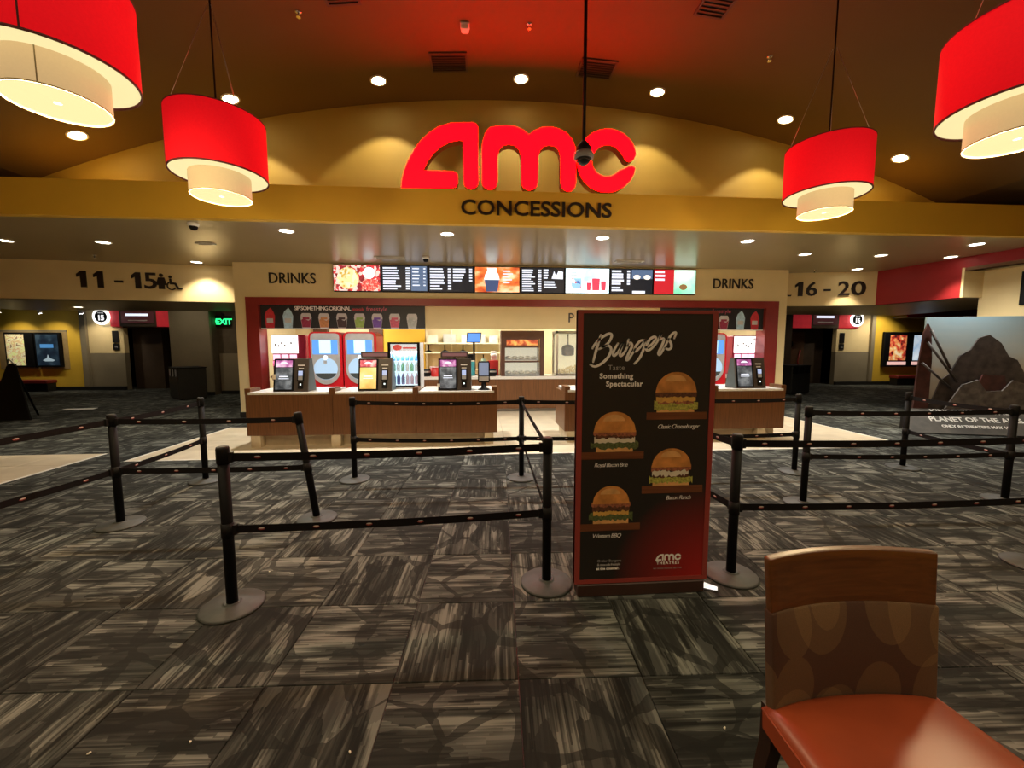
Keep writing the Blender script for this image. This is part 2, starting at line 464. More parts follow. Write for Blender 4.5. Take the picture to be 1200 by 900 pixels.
pieces('path_tile', M_STONE, (.61, .61, .011), ft)
for a_ in ((-5.10, 7.06, 6.025, 6.06), (-5.105, -5.07, 6.06, 8.48), (7.03, 7.065, 6.06, 9.6), (-5.76, -5.725, 1.0, 6.5)):
    MB().box(a_[0], a_[1], a_[2], a_[3], -.006, .006).build('edge_strip', M_EDGE, fl)

# ---- barrel ceiling
VC, VR, VP, VH = .74, 21.16, 5.81, 7.88
def vz(x): return VP - VR + math.sqrt(VR * VR - (x - VC) ** 2)
q = MB(); xs = [VC - VH + 2 * VH * i / 48 for i in range(49)]
y0, y1 = -7.0, 7.3
vs = [(x, y, vz(x)) for x in xs for y in (y0, y1)]
q.add(vs, [(2 * i, 2 * i + 1, 2 * i + 3, 2 * i + 2) for i in range(48)], True)
vs = [(x, y, vz(x) + .1) for x in xs for y in (y0, y1)]
q.add(vs, [(2 * i, 2 * i + 2, 2 * i + 3, 2 * i + 1) for i in range(48)], True)
struct(q.build('ceiling', M_VAULT), 'brown barrel-vaulted lobby ceiling glowing red above the big red sign')
zs = vz(VC - VH)
q = MB().box(-13, VC - VH, -7, 7.3, zs, zs + .1).box(VC + VH, 13, -7, 7.3, zs, zs + .1)
struct(q.build('ceiling_side', M_VAULT), 'flat brown ceiling strips beside the vault')
# ---- arched wall behind the sign, fascia beam, soffit
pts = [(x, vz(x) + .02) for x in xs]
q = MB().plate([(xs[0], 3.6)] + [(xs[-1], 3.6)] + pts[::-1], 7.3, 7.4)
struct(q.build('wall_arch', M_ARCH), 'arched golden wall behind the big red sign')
struct(MB().box(-13, 11.2, 6.5, 6.62, 3.52, 4.03).build('fascia_beam', M_GOLD), 'long golden fascia beam carrying the concessions lettering')
struct(MB().box(-13, 11.2, 6.62, 7.4, 3.9, 4.02).build('fascia_ledge', M_GOLD), 'ledge on top of the fascia beam')
struct(MB().slab([(-13, 6.62), (11.2, 6.62), (11.2, 9.5), (8.0, 10.3), (-5.5, 10.4), (-13, 9.6)], 3.52, 3.6).build('soffit', M_SOFFIT), 'semi-gloss olive soffit over the counter with reflections of the screens')
# ---- concession front wall with its opening
q = MB()
q.box(-5.57, -5.32, 9.7, 10.0, 0, 3.52).box(7.33, 7.56, 9.7, 10.0, 0, 3.52).box(-5.32, 7.33, 9.7, 10.0, 2.75, 3.52)
struct(q.build('wall_concession', M_CREAM), 'cream concession wall around the serving opening')
struct(MB().box(-5.05, 7.0, 9.76, 9.9, 2.06, 2.60).build('wall_header', M_CREAM), 'cream header panel above the serving opening')
struct(MB().box(-5.32, 7.33, 9.66, 10.0, 2.58, 2.75).box(-5.32, -5.05, 9.66, 10.0, 0, 2.58).box(7.0, 7.33, 9.66, 10.0, 0, 2.58).build('trim_1', M_REDTRIM), 'dark red frame around the serving opening')
struct(MB().box(-5.59, -5.30, 9.68, 9.7, 0, .13).box(-5.59, -5.57, 9.7, 10.0, 0, .13).build('baseboard_front', M_BASEB))
# inner room of the concession
q = MB().box(-6.8, 8.8, 12.5, 12.6, 0, 3.0)
struct(q.build('wall_kitchen', mat('kitchen_wall', (.66, .56, .34), .6, var=.04)), 'pale kitchen back wall')
struct(MB().box(-5.6, -5.5, 10.0, 12.5, 0, 3.0).build('wall_kitchen_left', MATS['kitchen_wall']))
struct(MB().box(7.56, 7.66, 10.0, 12.5, 0, 3.0).build('wall_kitchen_right', MATS['kitchen_wall']))
struct(MB().box(-5.6, 7.66, 9.9, 12.6, 2.75, 2.85).build('ceiling_kitchen', mat('white_ceiling', (.75, .73, .68), .7)), 'white kitchen ceiling')
struct(MB().box(-2.95, -1.72, 12.40, 12.5, 0, 2.75).build('wall_panel', M_YELLOW), 'yellow kitchen wall panel')
for x0, x1 in ((-4.95, -4.55), (-3.35, -2.95), (5.6, 6.4)):
    struct(MB().box(x0, x1, 12.36, 12.5, 0, 2.75).build('wall_pier', M_WOODD), 'dark wood pier')
# ---- hall lintels (angled) and hall ceilings
struct(MB().seg((-13, 9.38), (-5.56, 10.22), 2.68, 3.56, .25).build('wall_lintel_left', M_CREAM), 'cream lintel over the left hall carrying numbers')
struct(MB().seg((7.56, 10.16), (9.94, 9.7), 2.68, 3.56, .25).build('wall_lintel_right', M_CREAM), 'cream lintel over the right hall carrying numbers')
struct(MB().slab([(-13.2, 9.4), (-5.5, 10.27), (-5.5, 12.7), (-13.2, 12.7)], 2.68, 2.78).build('ceiling_hall_left', M_HALLC), 'low brown hall ceiling')
struct(MB().slab([(7.56, 10.22), (9.94, 9.74), (10.2, 8.09), (10.70, 8.09), (13.8, 8.3), (13.8, 12.7), (7.56, 12.7)], 2.68, 2.78).build('ceiling_hall_right', M_HALLC), 'low brown hall ceiling')
struct(MB().box(-20, -5.5, 12.6, 18, 3.85, 3.95).box(-20, -13.2, 9, 12.6, 3.85, 3.95).box(7.56, 22, 12.6, 18, 3.85, 3.95).box(13.8, 22, 8, 12.6, 3.85, 3.95).build('ceiling_hall_back', M_HALLC), 'hall ceilings beyond the lintels')
struct(MB().box(-13.2, -5.5, 12.6, 12.7, 2.78, 3.9).box(7.56, 13.8, 12.6, 12.7, 2.78, 3.9).build('wall_drop', M_TAUPE))
# ---- left hall walls
struct(MB().box(-20, -15.02, 16.5, 16.7, 0, 3.9).build('wall_hall_yellow', M_YELLOW), 'yellow hall wall with poster cases')
struct(MB().box(-15.02, -14.82, 16.4, 16.7, 0, 3.9).build('wall_hall_pilaster', M_TAUPE))
struct(MB().box(-14.82, -13.58, 16.5, 16.7, 1.40, 3.9).build('wall_hall_cream', M_CREAM), 'cream upper wall beside the hall doorway')
struct(MB().box(-14.82, -13.58, 16.49, 16.7, 0, 1.39).build('wall_hall_taupe', M_TAUPE), 'taupe lower wall beside the hall doorway')
struct(MB().box(-13.58, -10.3, 16.5, 16.7, 2.36, 3.9).build('wall_hall_over_door', M_UMBER))
struct(MB().box(-13.58, -10.3, 17.3, 17.4, 0, 3.0).build('wall_door_recess', M_UMBER), 'dark recess of the auditorium doorway')
struct(MB().box(-13.58, -12.5, 16.9, 17.3, 0, 2.9).build('wall_door_return', M_UMBER))
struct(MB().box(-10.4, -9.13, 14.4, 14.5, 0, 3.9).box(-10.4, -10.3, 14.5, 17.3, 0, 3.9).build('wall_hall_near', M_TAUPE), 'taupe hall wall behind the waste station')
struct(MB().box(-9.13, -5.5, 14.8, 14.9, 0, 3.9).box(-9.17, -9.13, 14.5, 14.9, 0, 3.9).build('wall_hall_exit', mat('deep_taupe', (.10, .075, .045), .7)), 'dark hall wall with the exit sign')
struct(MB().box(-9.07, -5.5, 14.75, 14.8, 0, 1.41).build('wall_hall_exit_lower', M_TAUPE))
struct(MB().box(-5.6, -5.5, 12.6, 14.9, 0, 3.84).build('wall_hall_side', M_TAUPE))
q = MB().box(-20, -13.58, 16.38, 16.49, 0, .14).box(-10.42, -9.07, 14.37, 14.4, 0, .12).box(-9.07, -5.6, 14.72, 14.75, 0, .12)
struct(q.build('baseboard_hall_left', M_BASEB))
# ---- right hall walls
struct(MB().box(16.88, 22, 16.5, 16.7, 0, 3.9).build('wall_right_yellow', M_YELLOW), 'yellow hall wall with the right poster case')
struct(MB().box(16.72, 16.88, 16.4, 16.7, 0, 3.9).build('wall_right_pilaster', M_TAUPE))
struct(MB().box(15.20, 16.72, 16.5, 16.7, 1.42, 3.9).build('wall_right_cream', M_CREAM))
struct(MB().box(15.20, 16.72, 16.49, 16.7, 0, 1.41).build('wall_right_taupe', M_TAUPE))
struct(MB().box(13.0, 15.20, 16.5, 16.7, 2.46, 3.9).build('wall_right_over_door', M_UMBER))
struct(MB().box(12.4, 15.3, 17.3, 17.4, 0, 3.0).build('wall_right_recess', M_UMBER), 'dark recess of the right auditorium doorway')
struct(MB().box(7.6, 13.1, 16.4, 16.6, 0, 3.9).build('wall_right_near', M_UMBER))
struct(MB().box(15.2, 22, 16.38, 16.49, 0, .14).build('baseboard_hall_right', M_BASEB))
# ---- red bulkhead on the right and the recess with the wall screen
def redx(y): return 9.94 + (9.6 - y) * .164
q = MB()
q.slab([(redx(9.75), 9.75), (redx(8.09), 8.09), (redx(8.09) + .2, 8.09), (redx(9.75) + .2, 9.75)], 2.68, 3.56)
q.slab([(redx(8.09), 8.09), (redx(3), 3), (redx(3) + .2, 3), (redx(8.09) + .2, 8.09)], 3.23, 4.05)
struct(q.build('wall_bulkhead', M_REDW), 'red bulkhead wall over the right hall')
struct(MB().slab([(redx(8.09), 8.04), (10.74, 8.04), (10.74, 8.088), (redx(8.09), 8.088)], 2.68, 3.3).build('wall_recess_return', M_CREAM))
struct(MB().slab([(10.64, 8.09), (10.64 + .164 * 5.1, 3), (10.74 + .164 * 5.1, 3), (10.74, 8.09)], 0, 3.4).build('wall_recess', M_CREAM), 'cream recessed wall at right')
struct(MB().slab([(redx(8.09), 8.09), (redx(3), 3), (11.6, 3), (10.74, 8.09)], 3.23, 3.3).build('ceiling_recess', M_HALLC))
# ---- rest of the lobby behind the camera
struct(MB().box(-13.1, -13, -7, 9.6, 0, 4.3).build('wall_left', M_GOLD))
struct(MB().box(12.0, 12.1, -7, 3, 0, 4.3).build('wall_right', M_GOLD))
struct(MB().box(11.4, 12.1, 2.9, 3.0, 0, 4.3).build('wall_right_return', M_GOLD))
struct(MB().box(-13, 12.1, -7.1, -7, 0, 5.8).build('wall_back', M_GOLD))

# ================================================================== LAMPS
M_LENSW = glow('warm_lens', (1.0, .86, .55), 22.0)
M_LENSC = glow('white_lens', (.95, .97, 1.0), 26.0)
M_LENSN = glow('neutral_lens', (1.0, .90, .70), 12.0)
def downlight(label, x, y, z, kind, watts, group, slope=0., size=95, blend=.3):
    t = thing('downlight', label, 'downlight', (x, y, z), 0, group)
    t.rotation_euler = (0, slope, 0)
    r = .10
    q = MB().lathe([(r + .025, .01), (r + .025, -.006), (r + .012, -.012), (r, -.008), (r, .01)], n=28)
    q.build('trim_ring', M_RINGW, t)
    MB().lathe([(r - .002, .004), (r - .002, -.004), (r * .6, -.006)], n=24).build('lens', {'warm': M_LENSW, 'cool': M_LENSC, 'neut': M_LENSN}[kind], t)
    s = spot(t, (0, 0, -.03), watts, {'warm': WARM, 'cool': (1, .97, .90), 'neut': NEUT}[kind], size, blend, .06)
    s.rotation_euler = (0, -slope, 0)
    return t
VL = [(-5.93, 'far left vault downlight low on the slope beside the big left pendant'), (-3.74, 'vault downlight partly hidden behind the rear left red pendant'),
      (-1.56, 'vault downlight above the left end of the red sign'), (.63, 'vault downlight straight above the middle of the red sign'),
      (2.83, 'vault downlight above the right end of the red sign'), (5.02, 'vault downlight above and left of the rear right red pendant'),
      (7.11, 'rightmost vault downlight beyond the rear right red pendant')]
for x, lb in VL:
    sl = math.atan((x - VC) / math.sqrt(VR ** 2 - (x - VC) ** 2))
    downlight(lb, x, 6.72, vz(x) - .004, 'warm', E_VAULT, 'vault downlights', sl, 100, .18)
SL = [(-3.19, 7.08, 'cool', 'cool soffit downlight above the left drinks lettering'), (-.58, 7.08, 'cool', 'cool soffit downlight left of the concessions lettering centre'),
      (2.10, 7.12, 'cool', 'cool soffit downlight below the right end of the concessions lettering'), (4.76, 7.15, 'cool', 'cool soffit downlight above the right drinks lettering'),
      (9.12, 7.05, 'cool', 'bright cool soffit downlight next to the red bulkhead')]
for x, y, k, lb in SL: downlight(lb, x, y, 3.519, k, E_SOFFIT, 'cool soffit downlights', 0, 150, .9)
SW = [(-8.49, 8.07, 'soffit downlight at the left edge of the picture'), (-6.85, 8.07, 'soffit downlight above the dash of the left hall numbers'),
      (-6.36, 9.75, 'soffit downlight close to the lintel beside the restroom symbol'), (6.6, 8.05, 'soffit downlight right of the right drinks lettering'),
      (8.25, 8.03, 'soffit downlight above the right hall numbers'), (9.12, 9.45, 'soffit downlight close to the right lintel numbers'),
      (9.85, 8.05, 'soffit downlight grazing the red bulkhead')]
for x, y, lb in SW: downlight(lb, x, y, 3.519, 'neut', E_HALL, 'warm soffit downlights', 0, 76 if y < 9 else (115 if x < 0 else 80), .6)
HL = [(-10.6, 11.6, 'hall downlight under the left lintel near the waste station'), (8.6, 11.4, 'dim hall downlight under the right lintel')]
for x, y, lb in ((-9.6, 13.35, 'added unseen hall fill downlight above the waste station'), (-12.4, 15.4, 'added unseen hall fill downlight before the left auditorium door'), (-7.4, 13.6, 'added unseen hall fill downlight near the exit sign'),
                 (11.2, 14.4, 'added unseen hall fill downlight above the right waste station'), (14.4, 15.2, 'added unseen hall fill downlight before the right auditorium door')):
    downlight(lb, x, y, 3.849, 'neut', 55, 'added hall fill downlights', 0, 130, .7)  # extra lamps out of view, added to brighten the hall walls
for x, y, lb in HL: downlight(lb, x, y, 2.679, 'neut', 45, 'hall downlights', 0, 110, .5)
LB = [(x, y) for y in (1.6, -1.6, -4.8) for x in (-4.6, -1.5, 2.9, 5.9)]  # unseen fill lamps, added to light the foreground and poster from behind the camera
for k, (x, y) in enumerate(LB):
    sl = math.atan((x - VC) / math.sqrt(VR ** 2 - (x - VC) ** 2))
    downlight('added unseen fill downlight behind the camera, row %s, %s' % (('over the seating', 'mid lobby', 'by the entrance')[k // 4], ('far left', 'left', 'right', 'far right')[k % 4]), x, y, vz(x) - .004, 'warm', E_LOBBY_FILL * (.45 if y > 0 else 1.0), 'added lobby fill downlights', sl, 140, .8)
# track heads washing the left and right yellow hall walls
def track_head(label, x, y, z, watts, tgt):
    t = thing('track_spotlight', label, 'spotlight', (x, y, z), 0, 'hall track spotlights')
    MB().cbox(-.09, .09, -.03, .03, 0, .04, c=.008).tube([(0, 0, .04), (0, 0, 3.85 - z)], .012).build('stem', M_WHITE, t)
    d = Vector(tgt) - Vector((x, y, z)); d.normalize()
    MB().tube([tuple(-d * .06), tuple(d * .10)], [.045, .06], 14).build('head', M_WHITE, t)
    MB().tube([tuple(d * .101), tuple(d * .108)], .052, 14).build('lens', M_LENSC, t)
    spot(t, tuple(d * .12), watts, NEUT, 100, .6, .05, aim=d)
track_head('left track spotlight above the glowing green poster', -16.9, 15.6, 2.92, 57, (-17.2, 16.5, 1.2))
track_head('middle track spotlight between the two hall posters', -15.55, 15.6, 2.92, 57, (-16.0, 16.5, 1.2))
track_head('right track spotlight beside the round fifteen sign', -14.2, 15.6, 2.92, 66, (-14.4, 16.5, 1.2))
track_head('track spotlight over the right hall yellow wall', 16.9, 15.4, 3.4, 170, (17.1, 16.5, 1.2))
track_head('track spotlight over the right hall sixteen sign', 15.6, 15.2, 3.4, 66, (16.0, 16.5, 1.6))

# ---- red drum pendants
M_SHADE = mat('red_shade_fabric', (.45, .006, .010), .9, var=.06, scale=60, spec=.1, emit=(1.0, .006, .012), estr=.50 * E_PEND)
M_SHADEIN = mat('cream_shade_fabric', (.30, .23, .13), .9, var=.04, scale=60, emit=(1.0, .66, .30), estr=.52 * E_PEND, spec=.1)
M_DIFF = mat('pendant_diffuser', (.12, .10, .06), .8, var=.02, emit=(1.0, .84, .42), estr=.98 * E_PEND, spec=.1)
M_SEAM = mat('shade_seam', (.10, .01, .01), .8); M_SEAMC = mat('cream_seam', (.42, .33, .2), .8)
def pendant(label, x, y, z, rot=0.):
    r, r2, h, h2 = .40, .25, .53, .19
    t = thing('pendant_lamp', label, 'pendant lamp', (x, y, z), rot, 'red drum pendants')
    n = 48
    q = MB().lathe([(r, 0), (r, h), (r - .006, h), (r - .006, .012)], n=n, cap=False)
    o = q.build('shade', M_SHADE, t)
    MB().lathe([(r + .002, 0), (r + .002, .012), (r - .008, .012), (r - .008, 0), (r + .002, 0)], n=n, cap=False).build('hem', M_SEAM, o)
    MB().lathe([(r + .002, h - .01), (r + .002, h), (r - .008, h), (r - .008, h - .01), (r + .002, h - .01)], n=n, cap=False).build('hem', M_SEAM, o)
    MB().box(-.004, .004, -r - .003, -r + .001, 0.01, h - .01).build('seam', M_SEAM, o)
    MB().lathe([(r - .008, .012), (r2, .012), (r2, .018), (r - .008, .018)], n=n, cap=False).build('diffuser_ring', M_DIFF, t)
    o = MB().lathe([(r2, -h2), (r2, .02), (r2 - .005, .02), (r2 - .005, -h2 + .01)], n=n, cap=False).build('inner_shade', M_SHADEIN, t)
    MB().lathe([(r2 + .002, -h2), (r2 + .002, -h2 + .008), (r2 - .006, -h2 + .008), (r2 - .006, -h2), (r2 + .002, -h2)], n=n, cap=False).build('hem', M_SEAMC, o)
    MB().box(-.003, .003, -r2 - .002, -r2 + .001, -h2 + .008, .012).build('seam', M_SEAMC, o)
    MB().lathe([(r2 - .006, -h2 + .012), (.02, -h2 + .012), (.02, -h2 + .02), (r2 - .006, -h2 + .02)], n=n).build('diffuser', M_DIFF, t)
    top = vz(x) - z
    MB().tube([(0, 0, h - .05), (0, 0, top)], .008, 8).build('cord', M_BLACK, t)
    MB().lathe([(.065, top - .035), (.065, top - .01), (.05, top)], n=24).build('ceiling_canopy', M_BLACK, t)
    for a in (.3, 2.4, 4.5):
        MB().tube([(r * .96 * math.cos(a), r * .96 * math.sin(a), h), (.02 * math.cos(a), .02 * math.sin(a), min(top - .1, h + 1.0))], .0022, 6).build('suspension_wire', M_STEEL, t)
    MB().tube([(-r + .01, 0, h - .02), (r - .01, 0, h - .02)], .006, 6).tube([(0, -r + .01, h - .02), (0, r - .01, h - .02)], .006, 6).build('spider', M_STEEL, t)
    d = bpy.data.lights.new('pendant_light', 'POINT'); d.energy = 90 * E_PEND; d.color = (1, .76, .42); d.shadow_soft_size = .12
    lo = bpy.data.objects.new('pendant_light', d); COL.objects.link(lo); lo.parent = t; lo.location = (0, 0, -h2 - .14)
    return t
pendant('rear left red drum pendant with cream inner drum', -2.50, 4.25, 3.245, -.95)
pendant('rear right red drum pendant hanging in front of the golden beam', 3.80, 4.40, 3.286, 2.6)
pendant('big front left red drum pendant cut off by the top left corner', -2.61, 2.85, 3.30, .45)
pendant('big front right red drum pendant cut off by the top right corner', 3.53, 2.56, 3.166, -.75)

# ---- ceiling fittings
def on_vault(x, y):
    x, y = x * 1.058, y * 1.058
    return (x, y, vz(x) - .002), math.atan((x - VC) / math.sqrt(VR ** 2 - (x - VC) ** 2))
def grille(name, label, x, y, wx, wy, mf, slats, group=None, z=None):
    loc, sl = on_vault(x, y) if z is None else ((x, y, z), 0)
    t = thing(name, label, 'vent', loc, 0, group); t.rotation_euler = (0, sl, 0)
    f = .03
    MB().box(-wx / 2, wx / 2, -wy / 2, -wy / 2 + f, -.02, 0).box(-wx / 2, wx / 2, wy / 2 - f, wy / 2, -.02, 0).box(-wx / 2, -wx / 2 + f, -wy / 2 + f, wy / 2 - f, -.02, 0).box(wx / 2 - f, wx / 2, -wy / 2 + f, wy / 2 - f, -.02, 0).build('frame', mf, t)
    bx('backing', M_BASEB, t, -wx / 2 + f, wx / 2 - f, -wy / 2 + f, wy / 2 - f, -.004, 0)
    for k in range(slats):
        yy = -wy / 2 + f + (k + .5) * (wy - 2 * f) / slats; d = (wy - 2 * f) / slats * .36
        MB().add([(-wx / 2 + f, yy - d, -.016), (wx / 2 - f, yy - d, -.016), (wx / 2 - f, yy + d, -.006), (-wx / 2 + f, yy + d, -.006),
                  (-wx / 2 + f, yy - d, -.013), (wx / 2 - f, yy - d, -.013), (wx / 2 - f, yy + d, -.003), (-wx / 2 + f, yy + d, -.003)],
                 [(0, 3, 2, 1), (4, 5, 6, 7), (0, 1, 5, 4), (1, 2, 6, 5), (2, 3, 7, 6), (3, 0, 4, 7)]).build('slat', mf, t)
M_VENTB = mat('brown_vent', (.06, .026, .012), .6)
grille('ceiling_vent', 'dark square ceiling vent above the letter m of the red sign', -.44, 6.02, .54, .40, M_VENTB, 7, 'ceiling vents')
grille('ceiling_vent', 'dark square ceiling vent behind the hanging camera pole', 1.64, 6.02, .54, .40, M_VENTB, 7, 'ceiling vents')
grille('ceiling_vent', 'louvred ceiling vent at the top edge, right of the camera pole', 2.66, 4.75, .38, .40, M_VENTB, 6, 'ceiling vents')
grille('ceiling_vent', 'ceiling vent cut by the top edge, left of the red glow', -1.52, 4.85, .40, .40, M_VENTB, 6, 'ceiling vents')
M_VENTW = mat('pale_vent', (.55, .52, .45), .5)
grille('soffit_vent', 'pale slot vent in the soffit above the popcorn screen', -1.95, 8.98, .62, .20, M_VENTW, 4, 'soffit vents', 3.519)
grille('soffit_vent', 'pale slot vent in the soffit above the white drinks screen', 3.25, 8.97, .62, .20, M_VENTW, 4, 'soffit vents', 3.519)
grille('soffit_vent', 'small slot vent in the soffit beside the left hall lintel', -5.05, 8.02, .30, .12, M_VENTW, 2, 'soffit vents', 3.519)
loc, sl = on_vault(-.19, 5.38)
t = thing('smoke_alarm', 'small pale square alarm on the red-lit ceiling', 'alarm', loc)
bx('base', M_WHITE, t, -.06, .06, -.06, .06, -.02, 0, c=.006); bx('cover', M_WHITE, t, -.05, .05, -.05, .05, -.075, -.02, c=.012)
def sprinkler(label, x, y, z=None):
    loc = on_vault(x, y)[0] if z is None else (x, y, z)
    t = thing('sprinkler', label, 'sprinkler', loc, 0, 'ceiling sprinklers')
    MB().lathe([(.04, 0), (.04, -.006), (.012, -.014)], n=18).build('escutcheon', M_CHROME, t)
    MB().lathe([(.009, -.01), (.009, -.05), (.026, -.052), (.026, -.056)], n=12).build('deflector', M_CHROME, t)
sprinkler('tiny chrome sprinkler on the red-lit ceiling above the sign', .60, 5.34)
sprinkler('tiny chrome sprinkler on the ceiling left of the front right pendant', 3.72, 5.33)
sprinkler('tiny chrome sprinkler on the ceiling near the rear left pendant cord', -2.05, 5.1)
sprinkler('small chrome sprinkler in the soffit above the right hall numbers', 8.23, 9.7, 3.519)
sprinkler('small chrome sprinkler in the soffit above the left hall numbers', -8.0, 9.2, 3.519)
def dome(label, x, y):
    t = thing('dome_camera', label, 'camera', (x, y, 3.519), 0, 'soffit dome cameras')
    MB().lathe([(.075, 0), (.075, -.035), (.062, -.05)], n=24).build('housing', M_WHITE, t)
    MB().lathe([(.058, -.048), (.055, -.075), (.038, -.098), (.001, -.108)], n=24).build('dome', M_BLACK, t)
dome('white dome camera under the soffit right of the rear left pendant', -4.42, 6.76)
dome('small pale dome camera under the soffit above the second menu screen', -1.18, 8.86)
# hanging dome camera on its pole
t = thing('pole_camera', 'round security camera hanging on a long black pole before the red sign', 'camera', (1.188, 4.86, 3.80))
MB().tube([(0, 0, .17), (0, 0, vz(1.188) - 3.80)], .02, 12).build('pole', M_BLACK, t)
MB().lathe([(.06, vz(1.188) - 3.82), (.06, vz(1.188) - 3.80)], n=20).build('ceiling_plate', M_BLACK, t)
MB().lathe([(.03, .20), (.055, .17), (.085, .13), (.09, .07)], n=28).build('cap', M_BLACK, t)
MB().lathe([(.095, .075), (.115, .06), (.12, .03), (.112, .005), (.09, .0)], n=32).build('collar', mat('camera_grey', (.20, .19, .19), .4), t)
MB().lathe([(.088, .004), (.078, -.03), (.05, -.06), (.001, -.074)], n=28).build('dome', mat('camera_dome', (.01, .01, .01), .08), t)

# ================================================================== SIGNS
# ---- big red three-letter sign on the ledge
M_NEON = glow('red_sign_face', (1.0, .0001, .0006), 30.0)
M_SIGNSIDE = mat('red_sign_return', (.30, .012, .012), .4)
sg = thing('lit_sign', 'huge glowing red AMC letters standing on the golden beam', 'sign', (-1.21, 6.50, 4.035))
def arc(cx, cz, rx, rz, a0, a1, n=14):
    return [(cx + rx * math.cos(R(a0 + (a1 - a0) * i / n)), cz + rz * math.sin(R(a0 + (a1 - a0) * i / n))) for i in range(n + 1)]
def U(u, v): return ((u - 212) / 225.0, (663 + .029 * (u - 212) - v) / 225.0)
def amc_outlines():
    A = [(212, 664), (214, 640), (222, 610), (235, 577), (255, 543), (280, 511), (310, 484), (345, 463), (385, 452), (455, 450), (466, 454), (473, 464),
         (474, 640), (470, 656), (460, 666), (449, 669), (437, 666), (427, 656), (424, 642), (423, 509), (408, 508), (380, 513), (350, 527), (322, 550), (300, 578), (286, 607),
         (385, 610), (397, 614), (403, 625), (403, 648), (397, 660), (385, 665)]
    def V(p): return p
    m = []
    m += [(487, 645), (487, 545)] + [(487 + 45 - 45 * math.cos(R(a)) + 0, 545 - 85 * math.sin(R(a))) for a in (10, 22, 34, 46, 58, 70)]
    m += [(545, 461), (575, 459), (605, 463), (630, 474), (649, 490), (668, 475), (692, 465), (720, 462), (750, 467), (778, 480), (798, 500), (810, 526), (814, 556)]
    m += [(815, 648), (811, 663), (801, 674), (789, 678), (776, 674), (766, 664), (762, 650), (760, 560), (755, 540), (742, 527), (722, 522), (702, 526), (688, 538), (681, 556)]
    m += [(680, 645), (676, 660), (666, 669), (652, 673), (638, 669), (628, 660), (624, 645), (622, 556), (616, 538), (602, 525), (580, 520), (560, 524), (546, 537), (540, 556)]
    m += [(539, 643), (535, 658), (525, 668), (513, 671), (500, 667), (490, 657)]
    c = []
    cx, cz, ro, ri = 926, 574, 107, 48
    out = [(cx + ro * 1.0 * math.cos(R(a)), cz - ro * math.sin(R(a))) for a in range(22, 339, 12)]
    inn = [(cx + ri * 1.15 * math.cos(R(a)), cz - ri * 1.12 * math.sin(R(a))) for a in range(322, 30, -12)]
    e1 = [(1028, 600), (1020, 592), (1005, 592), (990, 600)]
    e2 = [(982, 556), (992, 572), (1006, 577), (1022, 568), (1030, 552)]
    c = out + e1 + inn + e2
    return A, m, c
AMC = amc_outlines()
for nm, pts in zip('amc', AMC):
    P = [U(*p) for p in pts]
    q = MB(); q.plate(P, 0, .12)
    n = len(P); q.mi = [0] + [1] * (len(q.f) - 1)
    o = q.build('letter', [M_NEON, M_SIGNSIDE], sg)
    q = MB(); q.plate(P, .12, .16); q.build('letter_back', M_REDTRIM, o)
cs = thing('wall_lettering', 'dark raised CONCESSIONS lettering on the golden beam', 'sign', (.866, 6.498, 3.655))
letters(cs, 'CONCESSIONS', 2.36, .225, M_LETTER, .03, bold=.012)
for nm, x, z, wd, hh, lb in (('DRINKS', -4.28, 3.06, 1.02, .24, 'dark raised DRINKS lettering left of the popcorn screen'), ('DRINKS', 6.14, 3.05, 1.02, .24, 'dark raised DRINKS lettering right of the green screen')):
    t = thing('wall_lettering', lb, 'sign', (x, 9.698, z)); letters(t, nm, wd, hh, M_LETTER, .025, bold=.004)
t = thing('wall_lettering', 'dark raised letter P on the cream header beside the poster', 'sign', (2.14, 9.758, 2.22)); letters(t, 'P', .13, .22, M_LETTER, .02, bold=.004)
ONE = [(.25, 0), (.62, 0), (.62, 1), (.30, 1), (0, .80), (0, .62), (.25, .74)]
def hall_numbers(label, loc, ang, h, items):
    """items: (character, x0, x1); the figure one has its flag"""
    t = thing('wall_lettering', label, 'sign', loc, ang)
    for c, x0, x1 in items:
        if c == '1': MB().plate([(x0 + (x1 - x0) * px_ / .62, pz_ * h) for px_, pz_ in ONE], -.025, 0).build('letter', M_LETTER, t)
        elif c == '-': bx('letter', M_LETTER, t, x0, x1, -.025, 0, h * .34, h * .47)
        else: letters(t, c, x1 - x0, h, M_LETTER, .025, ((x0 + x1) / 2, 0, 0), bold=.012)
    return t
aL = math.atan2(.84, 7.44)
hall_numbers('dark raised numbers 11 - 15 over the left hall', (-8.95, 9.38 + (13 - 8.95) * .1129 - .004, 2.95), aL, .36,
             [('1', 0, .18), ('1', .32, .50), ('-', .72, .88), ('1', 1.05, 1.23), ('5', 1.30, 1.55)])
aR = math.atan2(-.46, 2.38)
hall_numbers('dark raised numbers 16 - 20 over the right hall', (7.96, 10.16 - (7.96 - 7.56) * .1933 - .006, 2.93), aR, .36,
             [('1', .08, .26), ('6', .34, .60), ('-', .76, .92), ('2', 1.10, 1.36), ('0', 1.40, 1.74)])
